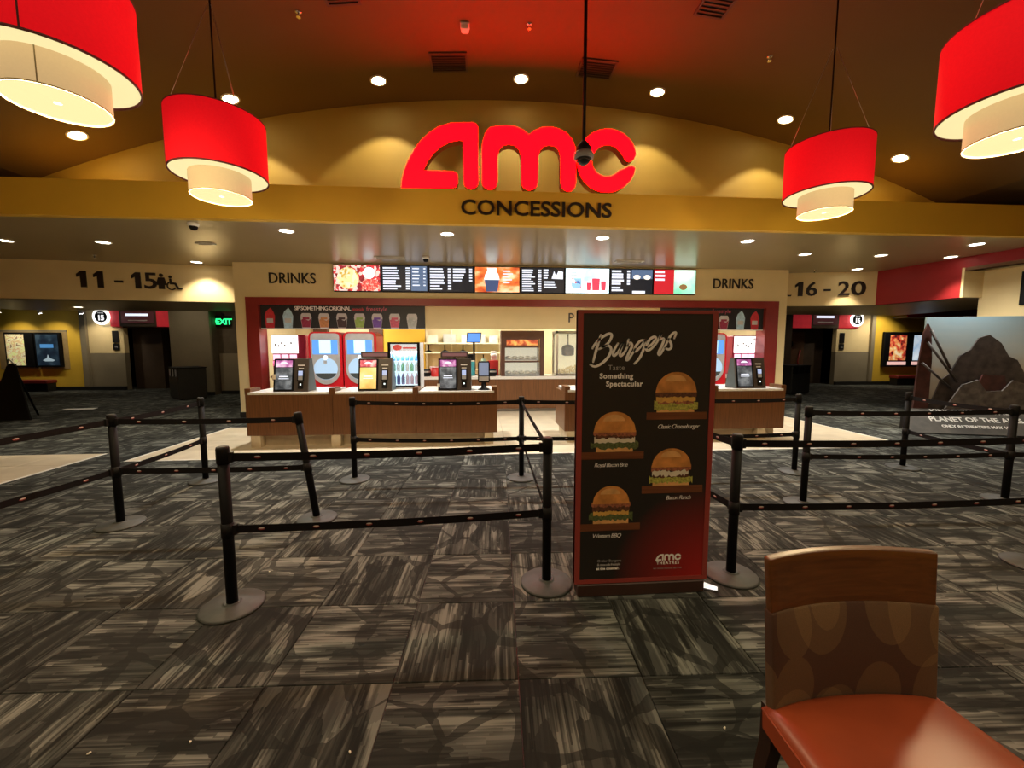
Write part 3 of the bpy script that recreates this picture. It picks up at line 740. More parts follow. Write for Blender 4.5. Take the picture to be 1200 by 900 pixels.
def restroom(label, loc, ang):
    t = thing('restroom_symbol', label, 'sign', loc, ang)
    q = MB().disc(-.12, .31, .04, -.02, 0).plate([(-.18, .26), (-.06, .26), (-.01, .09), (-.06, .09), (-.06, 0), (-.18, 0), (-.18, .09), (-.23, .09)], -.02, 0)
    q.build('figure', M_LETTER, t)
    q = MB().disc(.06, .28, .032, -.02, 0).plate([(.04, .24), (.08, .24), (.09, .16), (.17, .15), (.23, .03), (.30, .04), (.29, 0), (.20, 0), (.14, .11), (.05, .11)], -.02, 0)
    q.plate([(p[0], p[1]) for p in arc(.08, .08, .10, .10, 110, 330, 14)] + [(p[0], p[1]) for p in arc(.08, .08, .075, .075, 330, 110, 14)], -.02, 0)
    q.build('wheelchair', M_LETTER, t)
restroom('dark restroom and wheelchair symbols beside the left hall numbers', (-7.20, 9.38 + (13 - 7.20) * .1129 - .006, 2.95), aL)
restroom('restroom symbol mostly hidden by the wall, left of the right hall numbers', (7.66, 10.16 - .1 * .1933 - .006, 2.93), aR)

# ================================================================== QUEUE STANCHIONS
SH = 1.02; UPZ, LOZ = .955, .50
STANCH = {}
def stanchion(key, label, x, y, lean=(0, 0)):
    t = thing('stanchion', label, 'stanchion', (x, y, .0), 0, 'black queue stanchions')
    MB().lathe([(.178, 0), (.178, .010), (.168, .018), (.06, .026), (.045, .03), (.045, .034)], n=44).build('base', M_DISC, t)
    lx, ly = lean
    f = lambda z: (lx * z / SH, ly * z / SH, z)
    MB().tube([f(.03), f(SH - .10)], .0315, 20).build('post', M_BLACK, t)
    MB().tube([f(SH - .10), f(SH - .012), f(SH)], [.036, .036, .033], 20).build('belt_cassette', M_BLACKP, t)
    MB().tube([f(LOZ - .045), f(LOZ + .045)], .0355, 20).build('belt_cassette', M_BLACKP, t)
    MB().tube([f(SH), f(SH + .003)], .028, 20).build('cap', M_DISC, t)
    STANCH[key] = (t, f); return t
STA = [
 ('a', 'nearest left stanchion at the front of the queue', -1.575, 2.53), ('b', 'front stanchion immediately left of the burger poster', .43, 2.64),
 ('c', 'leaning stanchion tilting left behind the nearest left stanchion', -1.575, 3.84), ('d', 'left stanchion where belts run off the left picture edge', -3.32, 3.84),
 ('e', 'rear left stanchion near the black waste station', -3.37, 5.07), ('f', 'rear stanchion before the second kiosk', -1.573, 4.98),
 ('g', 'rear stanchion before the gap between the counters', .472, 4.90), ('h', 'front stanchion immediately right of the burger poster', 1.757, 2.64),
 ('i', 'rear right stanchion beside the end of the wooden counter', 4.04, 4.88), ('j', 'middle right stanchion between poster and movie standee', 3.315, 3.86),
 ('k', 'rear right stanchion left of the movie standee lettering', 5.65, 4.96), ('l', 'right stanchion standing before the movie standee', 5.51, 3.78),
 ('m', 'front right stanchion of which only the base edge shows', 4.10, 2.60), ('n', 'stanchion hidden behind the burger poster, middle row', 1.73, 3.85),
 ('o', 'stanchion hidden behind the burger poster, rear row', 2.30, 4.89)]
for k, lb, x, y in STA: stanchion(k, lb, x, y, (-.135, 0) if k == 'c' else (0, 0))
stanchion('p', 'stanchion beyond the left picture edge', -3.55, 2.55); stanchion('q', 'stanchion beyond the right picture edge', 7.4, 3.7)
def belt(a, b2, z, sag=.02, nlogo=None):
    ta, fa = STANCH[a]; tb, fb = STANCH[b2]
    pa = Vector(ta.location) + Vector(fa(z)); pb = Vector(tb.location) + Vector(fb(z))
    d = (pb - pa); d2 = Vector((d.x, d.y, 0)).normalized(); nv = Vector((-d2.y, d2.x, 0)); Ln = d.length
    pa = pa + d2 * .034; pb = pb - d2 * .034; o = Vector(ta.location)
    def P(t): return pa.lerp(pb, t) + Vector((0, 0, -sag * 4 * t * (1 - t))) - o
    n = 10; hw, th = .025, .0012; rings = []
    for i in range(n + 1):
        p = P(i / n)
        rings.append([tuple(p + nv * th + Vector((0, 0, -hw))), tuple(p - nv * th + Vector((0, 0, -hw))), tuple(p - nv * th + Vector((0, 0, hw))), tuple(p + nv * th + Vector((0, 0, hw)))])
    ob = MB().loft(rings).build('belt', M_BELT, ta)
    for e, s_ in ((0, 1), (1, -1)):
        p = P(e); q = MB()
        q.loft([[tuple(p + d2 * s_ * k + nv * w_ * .012 + Vector((0, 0, h_ * .031))) for w_, h_ in ((1, -1), (-1, -1), (-1, 1), (1, 1))] for k in (-.012, .022)])
        q.build('belt_clip', M_BLACKP, ob)
    k = int(Ln / .33)
    for i in range(k):
        t = (i + .5) / k; c = P(t); tl = Vector((d2.x, d2.y, 0))
        q = MB()
        for sgn in (1, -1):
            off = nv * sgn * (th + .0006)
            for j, (hh, w_, m_) in enumerate(((.0085, .021, 0), (.0045, .017, 1))):
                oo = off * (1 + .5 * j); zo = Vector((0, 0, .004 if j else 0))
                vs = [tuple(c + oo + zo + tl * (w_ * math.cos(2 * math.pi * a_ / 10)) + Vector((0, 0, hh * math.sin(2 * math.pi * a_ / 10)))) for a_ in range(10)]
                q.m(m_).add(vs, [tuple(range(10)) if sgn < 0 else tuple(reversed(range(10)))], False)
        q.build('belt_logo', [M_BELTRED, M_BELTLOGO], ob)
for a, b2, sg_ in (('a', 'b', .012), ('b', 'g', .01), ('f', 'g', .02), ('g', 'o', .015), ('o', 'i', .015), ('d', 'c', .008), ('d', 'e', .012), ('d', 'p', .01),
                   ('h', 'm', .015), ('h', 'n', .01), ('j', 'l', .015), ('l', 'k', .015), ('l', 'q', .02)):
    for z in (UPZ, LOZ): belt(a, b2, z, sg_)

# ================================================================== BURGER POSTER STAND
PX0, PX1, PZ0, PZ1, PY = .585, 1.478, .085, 1.848, 2.47
pw, ph = PX1 - PX0, PZ1 - PZ0
ps = thing('poster_stand', 'tall black burger poster stand with red edge in the queue', 'poster stand', (PX0, PY, 0), 0)
bx('board', M_PRINTBLK, ps, 0, pw, .004, .045, PZ0, PZ1)
fr = .034
def redgrad():
    m, nt, b = _new('poster_red_border'); L = nt.links
    b.inputs['Base Color'].default_value = (.30, .045, .036, 1); b.inputs['Roughness'].default_value = .5
    return m
M_PRED = redgrad()
q = MB().box(0, fr, 0, .048, PZ0, PZ1); q.build('border', M_PRED, ps)
MB().box(pw - fr, pw, 0, .048, PZ0, PZ1).build('border', M_PRED, ps)
MB().box(fr, pw - fr, 0, .048, PZ1 - fr * .6, PZ1).build('border', M_PRED, ps)
MB().box(fr, pw - fr, 0, .048, PZ0, PZ0 + fr * .8).build('border', M_PRED, ps)
bx('foot_box', mat('poster_foot', (.045, .022, .016), .4), ps, .02, pw - .02, -.01, .10, 0, PZ0 - .002, c=.006)
MB().slab([(pw - .10, .06), (pw + .07, -.02), (pw + .09, .02), (pw - .02, .14)], 0.0, .012).build('base_plate', M_STEEL, ps)
# print: red glow of the artwork in the lower right corner
def print_fade():
    m, nt, b = _new('poster_red_corner'); L = nt.links; N = nt.nodes
    geo = N.new('ShaderNodeNewGeometry')
    ds = N.new('ShaderNodeVectorMath'); ds.operation = 'DISTANCE'; L.new(geo.outputs['Position'], ds.inputs[0]); ds.inputs[1].default_value = (PX1 - .02, PY, PZ0 + .02)
    rp = N.new('ShaderNodeValToRGB'); rp.color_ramp.elements[0].position = 0; rp.color_ramp.elements[0].color = (.40, .012, .010, 1)
    rp.color_ramp.elements[1].position = .62; rp.color_ramp.elements[1].color = (.016, .014, .012, 1)
    L.new(ds.outputs['Value'], rp.inputs['Fac']); L.new(rp.outputs[0], b.inputs['Base Color']); b.inputs['Roughness'].default_value = .5
    return m
MB().box(fr, pw - fr, .0028, .004, PZ0 + fr * .8, PZ1 - fr * .6).build('print', print_fade(), ps)
def px(x, y): return ((x - 676) / 161.0 * pw, PZ1 - (y - 364) / 320.0 * ph)
def zp(u, v): return px(690 + u / 10.909, 380 + v / 10.909)
strokes = [[(130, 125), (95, 250), (70, 340), (42, 455)], [(30, 290), (55, 245), (110, 185), (170, 140), (230, 112), (265, 128), (245, 195), (190, 255), (110, 300)],
 [(150, 275), (225, 255), (262, 300), (235, 385), (160, 465), (70, 512), (8, 490)],
 [(345, 230), (300, 310), (288, 360), (305, 378), (350, 335), (412, 225)], [(412, 225), (375, 330), (380, 382), (425, 345), (470, 260)],
 [(476, 182), (468, 260), (500, 222), (522, 262), (480, 360), (455, 425), (480, 425), (525, 360), (565, 295)],
 [(685, 195), (630, 195), (575, 255), (555, 310), (575, 322), (625, 275), (680, 200)], [(686, 198), (668, 300), (620, 410), (558, 478)],
 [(700, 278), (760, 248), (818, 175), (800, 148), (745, 180), (700, 262), (712, 312), (760, 298), (830, 220), (885, 110)],
 [(885, 110), (872, 175), (920, 172), (905, 240), (858, 345), (880, 362), (930, 280), (985, 170)],
 [(1052, 165), (1072, 98), (1030, 108), (985, 172), (1012, 225), (1018, 278), (985, 302), (938, 285)]]
q = MB()
for s_ in strokes: q.ribbon([zp(*p) for p in s_], .0175, .0022, .0022)
q.build('script_title', M_PRINTWHT, ps)
def ptxt(body, x, y, size, m=M_PRINTWHT, **k):
    X, Z_ = px(x, y); return text('print_text', body, size, m, (X, .0022, Z_), ps, **k)
ptxt('Taste', 711, 431, .046, M_PRINTGRY, align='LEFT', space=1.05)
ptxt('Something', 701.5, 440.5, .046, align='LEFT', bold=.0016, space=1.1)
ptxt('Spectacular', 709, 449.5, .046, align='LEFT', bold=.0016, space=1.1)
for body, x, y in (('Classic Cheeseburger', 770, 499), ('Royal Bacon Brie', 697, 543), ('Bacon Ranch', 783, 584), ('Western BBQ', 696, 628)):
    ptxt(body, x, y, .038, align='LEFT', shear=.28, space=.84)
ptxt('Order Burgers', 703, 658, .024, M_PRINTGRY, align='LEFT', space=1.1)
ptxt('& coca-cola freestyle', 703, 662.5, .022, M_PRINTGRY, align='LEFT', space=.85, bold=.0006)
ptxt('at the counter.', 702, 667.5, .025, align='LEFT', bold=.0012)
ptxt('THEATRES', 788.5, 663.5, .026, bold=.001, space=1.35)
ptxt('WE MAKE MOVIES BETTER', 788, 669.5, .014, M_PRINTGRY, space=1.2)
q = MB()
for pts in AMC:
    P = []
    for p in pts:
        u, v = U(*p); X, Z_ = px(773.2, 659.2); P.append((X + u * .0475, Z_ + v * .0475))
    q.plate(P, .0022, .0026)
q.build('logo_print', M_PRINTWHT, ps)
M_BUN = mat('print_bun', (.60, .25, .06), .5, var=.32, scale=12); M_BUNL = mat('print_bun_light', (.74, .40, .14), .5, var=.2, scale=14)
M_PATTY = mat('print_patty', (.12, .045, .022), .6, var=.5, scale=60); M_CHEESE = mat('print_cheese', (.70, .40, .09), .5, var=.15, scale=20)
M_WCH = mat('print_white_cheese', (.75, .70, .55), .5, var=.08, scale=20); M_LETT = mat('print_lettuce', (.42, .42, .08), .5, var=.5, scale=70)
M_DKG = mat('print_dark_greens', (.10, .13, .045), .5, var=.5, scale=70); M_BACON = mat('print_bacon', (.35, .12, .06), .5, var=.5, scale=60)
def burger(cx, base, wd, layers):
    """cx, base in poster pixels; printed burger"""
    X, Z_ = px(cx, base); k = wd / 161.0 * pw; y = .0026
    rnd = random.Random(int(cx * 7 + base))
    def blob(x0, x1, z0, z1, wav, n=26, arch=False):
        top = []; bot = []
        for i in range(n + 1):
            t = i / n; x = x0 + (x1 - x0) * t
            if arch:
                zz = z0 + (z1 - z0) * max(0, 1 - abs(2 * t - 1) ** 2.1) ** .55
            else: zz = z1 + wav * (rnd.random() - .5)
            top.append((X + x * k, Z_ + zz * k)); bot.append((X + x * k, Z_ + (z0 + (0 if arch else wav * (rnd.random() - .5))) * k))
        return top + bot[::-1]
    mats = [M_BUN, M_BUNL, M_PATTY, M_CHEESE, M_WCH, M_LETT, M_DKG, M_BACON]
    q = MB(); yy = .0026
    for (mi, x0, x1, z0, z1, wav, ar) in layers:
        yy -= .00012
        q.m(mi).plate(blob(x0, x1, z0, z1, wav, arch=ar), yy, yy + .0001)
    q.build('burger_print', mats, ps)
B1 = [(1, -.42, .42, 0, .15, .01, False), (5, -.48, .50, .06, .24, .07, False), (7, -.40, .40, .19, .30, .05, False), (3, -.44, .44, .24, .36, .06, False), (2, -.46, .46, .34, .47, .03, False), (0, -.46, .46, .44, .88, 0, True), (1, -.26, .22, .68, .82, .0, True)]
B2 = [(1, -.40, .40, 0, .13, .01, False), (6, -.52, .52, .07, .22, .07, False), (4, -.44, .44, .20, .32, .03, False), (2, -.42, .42, .29, .37, .04, False), (7, -.46, .46, .35, .44, .06, False), (0, -.46, .46, .42, .86, 0, True), (1, -.26, .22, .66, .80, .0, True)]
B3 = [(1, -.42, .42, 0, .14, .01, False), (5, -.50, .50, .07, .22, .07, False), (2, -.42, .42, .20, .28, .04, False), (4, -.44, .40, .24, .36, .08, False), (7, -.46, .46, .35, .46, .06, False), (0, -.46, .46, .43, .86, 0, True), (1, -.26, .22, .66, .80, .0, True)]
B4 = [(1, -.42, .42, 0, .14, .01, False), (6, -.52, .52, .08, .24, .07, False), (3, -.42, .42, .20, .30, .06, False), (2, -.44, .44, .30, .42, .05, False), (7, -.46, .46, .40, .50, .05, False), (0, -.44, .44, .47, .90, 0, True), (1, -.26, .22, .70, .84, .0, True)]
burger(791, 480.5, 53, B1); burger(720.5, 525.5, 54, B2); burger(788.5, 567.5, 52, B3); burger(718, 611, 50, B4)
for x0, x1, y0, y1 in ((757, 828.5, 480, 488.5), (680, 755, 525.5, 534), (754, 827, 567, 576), (680, 753, 611, 619.5)):
    a_ = px(x0, y0); b2 = px(x1, y1)
    MB().box(a_[0], b2[0], .0018, .0028, b2[1], a_[1]).build('shelf_print', M_WOODX, ps)

# ================================================================== CHAIR
ch = thing('dining_chair', 'wooden chair with orange vinyl seat in the right foreground', 'chair', (1.19, 1.10, 0))
def bow(x, d=.045): return d * (1 - (x / .29) ** 2)
def back_piece(name, m, z0, z1, w0, w1, th, lean0, lean1, puff=0., nz=6):
    q = MB(); nx = 16; rings = []
    fr_, bk = [], []
    for k in range(nz + 1):
        t = k / nz; z = z0 + (z1 - z0) * t; hw = w0 + (w1 - w0) * t; yo = lean0 + (lean1 - lean0) * t
        e = math.sin(math.pi * t) if puff else 0
        ring = []
        for i in range(nx + 1):
            x = -hw + 2 * hw * i / nx; pe = puff * e * (1 - (2 * i / nx - 1) ** 6)
            ring.append((x, yo + bow(x) - pe, z))
        for i in range(nx, -1, -1):
            x = -hw + 2 * hw * i / nx
            ring.append((x, yo + bow(x) + th, z))
        rings.append(ring)
    q.loft(rings, True, True, True)
    o = q.build(name, m, ch)
    md = o.modifiers.new('bevel', 'BEVEL'); md.width = .006; md.segments = 2; md.limit_method = 'ANGLE'; md.angle_limit = R(50)
    return o
def chair_fabric():
    m, nt, b = _new('chair_back_fabric'); L = nt.links; N = nt.nodes
    geo = N.new('ShaderNodeNewGeometry')
    # overlapping woven ovals in two tones
    mp = N.new('ShaderNodeMapping'); mp.inputs['Scale'].default_value = (1, 0, .62); L.new(geo.outputs['Position'], mp.inputs[0])
    cols_ = []
    for k, (sc_, ofs) in enumerate(((4.6, 1.3), (6.0, 4.9))):
        m3 = N.new('ShaderNodeMapping'); m3.inputs['Location'].default_value = (ofs, 0, ofs * .7); L.new(mp.outputs[0], m3.inputs[0])
        v = N.new('ShaderNodeTexVoronoi'); v.inputs['Scale'].default_value = sc_; v.inputs['Randomness'].default_value = .55; L.new(m3.outputs[0], v.inputs['Vector'])
        g = N.new('ShaderNodeMath'); g.operation = 'LESS_THAN'; L.new(v.outputs['Distance'], g.inputs[0]); g.inputs[1].default_value = .47; cols_.append(g.outputs[0])
    sm = N.new('ShaderNodeMath'); sm.operation = 'ADD'; L.new(cols_[0], sm.inputs[0]); L.new(cols_[1], sm.inputs[1])
    hf = N.new('ShaderNodeMath'); hf.operation = 'MULTIPLY'; L.new(sm.outputs[0], hf.inputs[0]); hf.inputs[1].default_value = .5
    rp = N.new('ShaderNodeValToRGB'); e = rp.color_ramp.elements; e[0].position = .0; e[0].color = (.055, .022, .010, 1); e[1].position = 1.0; e[1].color = (.135, .075, .030, 1)
    L.new(hf.outputs[0], rp.inputs['Fac'])
    wv = N.new('ShaderNodeTexNoise'); wv.inputs['Scale'].default_value = 400
    L.new(geo.outputs['Position'], wv.inputs['Vector'])
    mx = N.new('ShaderNodeMix'); mx.data_type = 'RGBA'; mx.blend_type = 'OVERLAY'; mx.inputs['Factor'].default_value = .35
    L.new(rp.outputs[0], mx.inputs['A']); L.new(wv.outputs['Fac'], mx.inputs['B']); L.new(mx.outputs['Result'], b.inputs['Base Color'])
    b.inputs['Roughness'].default_value = .85; return m
back_piece('top_rail', M_CHWOOD, .775, .952, .283, .290, .030, .045, .062)
back_piece('back_pad', chair_fabric(), .44, .782, .280, .286, .040, .012, .040, .020)
def seat():
    q = MB(); nx, ny = 18, 14; rings = []
    def hw(t): return .30 + .03 * t
    top = []; z0, zt = .395, .485
    for j in range(ny + 1):
        t = j / ny; y = .045 - .56 * t
        for i in range(nx + 1):
            s_ = 2 * i / nx - 1; x = s_ * hw(t)
            crown = .032 * (1 - s_ ** 4) * (1 - (2 * t - 1) ** 4)
            e = max(abs(s_) ** 14, abs(2 * t - 1) ** 18)
            top.append((x, y + bow(x, .03) * (1 - t), zt + crown - .02 * e))
    n = nx + 1
    q.add(top, [(j * n + i, (j + 1) * n + i, (j + 1) * n + i + 1, j * n + i + 1) for j in range(ny) for i in range(nx)], True)
    ring = [0 * n + i for i in range(n)] + [j * n + nx for j in range(1, ny + 1)] + [ny * n + i for i in range(nx - 1, -1, -1)] + [j * n for j in range(ny - 1, 0, -1)]
    base = len(q.v)
    q.v += [(top[k][0] * .985, top[k][1], z0) for k in ring]
    for a_ in range(len(ring)):
        b2 = (a_ + 1) % len(ring)
        q.f.append((ring[a_], ring[b2], base + b2, base + a_)); q.mi.append(0); q.sm.append(False)
    q.f.append(tuple(base + i for i in range(len(ring)))); q.mi.append(0); q.sm.append(False)
    o = q.build('seat', M_VINYL, ch)
    P = [Vector(top[k]) + Vector((0, 0, -.002)) for k in ring]
    MB().tube([tuple(p) for p in P] + [tuple(P[0])], .0035, 6).build('piping', M_VINYL, o)
seat()
for sx in (-1, 1):
    MB().loft([[(sx * .250 - .022 + dx, .035 + dy, z) for dx, dy in ((0, 0), (.044, 0), (.044, .05), (0, .05))] if z > .3 else [(sx * .266 - .017 + dx, .09 + dy, z) for dx, dy in ((0, 0), (.034, 0), (.034, .036), (0, .036))] for z in (0, .32, .45)]).build('leg', M_CHDARK, ch)
    MB().loft([[(sx * .28 - h_ + dx, -.49 + dy, z) for dx, dy in ((0, 0), (2 * h_, 0), (2 * h_, 2 * h_), (0, 2 * h_))] for z, h_ in ((0, .016), (.39, .022))]).build('leg', M_CHDARK, ch)
bx('apron', M_CHDARK, ch, -.26, .26, -.47, .05, .34, .394)

# ================================================================== CONCESSION
# ---- menu screens above the opening
M_SCRBLK = glow('screen_black', (.010, .012, .018), 1.0)
M_SCRTXT = glow('screen_text', (.80, .86, 1.0), 1.1)
M_SCRBLU = glow('screen_slate', (.10, .16, .28), 1.0)
M_SCRRED = glow('screen_red', (.62, .02, .03), 1.0)
M_SCRWHT = glow('screen_white', (.86, .96, 1.0), 1.7)
M_POPC = glow_mix('screen_popcorn', [(.62, .42, .10), (.95, .82, .40), (1.0, .95, .68)], .95, 20, True)
M_CANDY = glow_mix('screen_candy', [(.25, .02, .03), (.80, .06, .07), (.9, .75, .7), (.35, .03, .04), (.6, .35, .25)], .9, 16, True)
M_STRAW = glow_mix('screen_strawberry', [(.75, .02, .02), (.9, .10, .08), (1.0, .6, .5)], 1.0, 24)
M_SUNSET = glow_mix('screen_sunset', [(.42, .05, .02), (.85, .22, .05), (1.0, .75, .45)], 1.0, 3.0, stretch=(1, 1, 2))
M_MINT = glow_mix('screen_mint', [(.10, .62, .32), (.35, .85, .62), (.75, 1.0, .85)], 1.1, 2.2)
M_SKYB = glow_mix('screen_pale_blue', [(.35, .72, .9), (.75, .95, 1.0), (1, 1, 1)], 1.6, 2.0)
def rows(q, x0, x1, z1, n, pitch, h, seed, price=True):
    rr = random.Random(seed); w_ = x1 - x0
    for i in range(n):
        z = z1 - i * pitch; L_ = w_ * (.45 + .25 * rr.random())
        q.box(x0, x0 + L_, -.0012, 0, z - h, z)
        if price: q.box(x1 - w_ * .16, x1, -.0012, 0, z - h, z)
XB = [-3.37, -2.30, -1.24, -.18, .89, 1.95, 3.03, 4.09, 5.16]
DL = ['popcorn picture menu screen at the left end of the row', 'second menu screen, dark price list with slate column', 'third menu screen, plain dark price list',
      'fourth menu screen, sunset picture with a tall cup', 'fifth menu screen, dark list with a drawing at right', 'sixth menu screen, bright white with drinks and red cups',
      'seventh menu screen, dark list with two round pictures', 'last menu screen, red and mint green halves']
for i in range(8):
    x0, x1 = XB[i], XB[i + 1]; wd = x1 - x0 - .012; hh = .605
    t = thing('menu_screen', DL[i], 'screen', (x0 + .006, 9.62, 2.885), 0, 'menu screens above the counter')
    bx('bezel', M_BLACKP, t, 0, wd, .004, .078, 0, hh, c=.006)
    s0 = {0: M_CANDY, 3: M_SUNSET, 5: M_SKYB, 7: M_SCRRED}.get(i, M_SCRBLK)
    bx('display', s0, t, .015, wd - .015, .0, .004, .018, hh - .018)
    q = MB()
    if i == 0:
        MB().disc(.33, .30, .24, -.002, 0).build('popcorn_picture', M_POPC, t)
        MB().disc(.80, .42, .13, -.002, 0).build('salt_picture', M_SCRWHT, t)
        MB().disc(.82, .16, .20, -.0015, 0, rz=.13).build('strawberry_picture', M_STRAW, t)
    elif i == 1:
        bx('slate_column', M_SCRBLU, t, wd * .64, wd - .016, -.001, 0, .03, hh - .02)
        rows(q, .04, wd * .62, hh - .05, 9, .058, .032, 3); rows(q.m(0), wd * .67, wd - .05, hh - .06, 6, .075, .028, 4)
    elif i == 2:
        rows(q, .04, wd * .5, hh - .06, 8, .064, .032, 5); rows(q, wd * .54, wd - .04, hh - .06, 5, .064, .032, 6)
    elif i == 3:
        cx = wd * .38
        MB().plate([(cx - .13, .03), (cx + .13, .03), (cx + .17, .30), (cx - .17, .30)], -.002, 0).build('cup_picture', glow('cup_blue', (.06, .09, .20), 1.0), t)
        MB().plate([(cx - .18, .30), (cx + .18, .30), (cx + .15, .42), (cx + .10, .50), (cx + .11, .57), (cx - .11, .57), (cx - .10, .50), (cx - .15, .42)], -.002, 0).build('lid_picture', M_SCRWHT, t)
        rows(q, wd * .62, wd - .06, hh - .09, 5, .065, .03, 8, False)
    elif i == 4:
        rows(q, .04, wd * .47, hh - .06, 10, .052, .028, 9); rows(q, wd * .52, wd * .70, hh - .05, 4, .06, .034, 10, False)
        q.plate([(wd * .70, .34), (wd * .76, .52), (wd * .80, .40), (wd * .86, .53), (wd * .96, .50), (wd * .96, .33)], -.0012, 0)
        rows(q, wd * .53, wd - .05, .28, 3, .06, .035, 11, False)
    elif i == 5:
        MB().box(wd * .14, wd * .36, -.002, 0, .12, .36).build('soda_picture', glow_mix('screen_soda', [(.05, .10, .35), (.3, .6, .9), (.9, .9, .9), (.5, .1, .15)], 1, 9, True), t)
        cu = glow('screen_cup_red', (.75, .05, .10), 1.2)
        for k, (a_, b2, c_) in enumerate(((.48, .58, .26), (.60, .78, .36), (.80, .92, .30))):
            MB().plate([(wd * a_ + .012, .08), (wd * b2 - .012, .08), (wd * b2, c_), (wd * a_, c_)], -.002, 0).build('cup_picture', cu, t)
        q = MB(); rows(q, .12, .40, hh - .10, 2, .06, .02, 12, False)
        q.build('lettering', glow('screen_grey_text', (.35, .40, .45), .8), t); q = MB()
    elif i == 6:
        rows(q, .04, wd * .46, hh - .05, 5, .072, .045, 13); rows(q, .04, wd * .46, .17, 2, .06, .04, 14, False); rows(q, wd * .52, wd - .05, .08, 1, .06, .06, 15, False)
        bx('slate_band', M_SCRBLU, t, wd * .50, wd - .016, -.001, 0, .36, hh - .03)
        for cx in (wd * .62, wd * .86): MB().disc(cx, .40, .085, -.002, -.0012, rz=.055).build('food_picture', glow('screen_cream', (1, .92, .8), 1.2), t)
    elif i == 7:
        bx('mint_half', M_MINT, t, wd * .48, wd - .016, -.001, 0, .02, hh - .02)
        rows(q, .04, wd * .44, hh - .05, 3, .09, .05, 16, False)
        MB().disc(wd * .70, .18, .10, -.002, -.001, rz=.07).build('food_picture', glow('screen_brown', (.30, .16, .06), 1.0), t)
    if q.v:
        o = q.build('lettering', M_SCRTXT, t); tag(o, kind='stuff')

# ---- drink banners under the red frame
M_BANNER = mat('banner_black', (.018, .018, .020), .5, var=.1)
cupcols = {'red': (.55, .03, .04), 'ice': (.42, .62, .74), 'cherry': (.30, .03, .07), 'orange': (.58, .26, .10), 'cola': (.06, .03, .03), 'lime': (.30, .48, .10), 'grape': (.16, .07, .38), 'pink': (.60, .10, .16), 'clear': (.42, .44, .42)}
M_CUPG = mat('print_cup', (.55, .53, .52), .5, var=.05)
CM = {k: mat('print_' + k, v, .5, var=.15, scale=20) for k, v in cupcols.items()}
def cup_print(t, x, kind, col, wd=.20):
    """printed drink cup on a banner, base on the lower edge"""
    if kind == 'cone':
        o = MB().plate([(x - wd * .36, .0), (x + wd * .36, .0), (x + wd * .46, .28), (x + wd * .30, .38), (x + .02, .46), (x - wd * .30, .38), (x - wd * .46, .28)], -.002, 0).build('cup_print', CM[col], t)
        MB().box(x - wd * .28, x + wd * .28, -.003, -.002, .12, .22).build('cup_label', M_CUPG, o)
    else:
        o = MB().plate([(x - wd * .36, .0), (x + wd * .36, .0), (x + wd * .50, .24), (x + wd * .44, .31), (x + wd * .34, .34), (x - wd * .34, .34), (x - wd * .44, .31), (x - wd * .50, .24)], -.002, 0).build('cup_print', M_CUPG, t)
        MB().plate([(x - wd * .35, .02), (x + wd * .35, .02), (x + wd * .46, .22), (x + wd * .20, .17), (x - wd * .2, .22), (x - wd * .44, .19)], -.003, -.002).build('drink_print', CM[col], o)
        MB().box(x - wd * .30, x + wd * .30, -.004, -.003, .20, .25).build('cup_label', CM[col], o)
t = thing('drink_banner', 'long black drinks banner with nine printed cups at left', 'banner', (-5.04, 9.735, 2.06))
bx('board', M_BANNER, t, 0, 3.70, 0, .02, 0, .53)
bx('lower_edge', M_WHITE, t, 0, 3.70, -.004, .02, -.02, 0)
for k, (kind, c) in enumerate((('cone', 'red'), ('cone', 'ice'), ('cup', 'cherry'), ('cup', 'orange'), ('cup', 'cola'), ('cup', 'lime'), ('cup', 'grape'), ('cup', 'pink'), ('cup', 'clear'))):
    cup_print(t, .20 + .40 * k, kind, c, .25)
text('print_text', 'SIP SOMETHING ORIGINAL', .125, M_PRINTWHT, (1.38, -.003, .41), t, bold=.002, space=.82)
text('print_text', 'coca-cola', .09, CM['red'], (2.17, -.003, .41), t, space=.8, bold=.002)
text('print_text', 'freestyle', .14, CM['pink'], (2.60, -.003, .40), t, space=1.0)
t = thing('drink_banner', 'black drinks banner with printed cups right of the poster', 'banner', (4.35, 9.735, 2.06))
bx('board', M_BANNER, t, 0, 2.64, 0, .02, 0, .53)
bx('lower_edge', M_WHITE, t, 0, 2.64, -.004, .02, -.02, 0)
for x, kind, c in ((.35, 'cup', 'grape'), (.75, 'cup', 'lime'), (1.17, 'cup', 'orange'), (1.62, 'cup', 'cherry'), (2.05, 'cone', 'ice'), (2.42, 'cone', 'red')): cup_print(t, x, kind, c, .25)
text('print_text', 'freestyle', .14, CM['pink'], (1.55, -.003, .40), t)

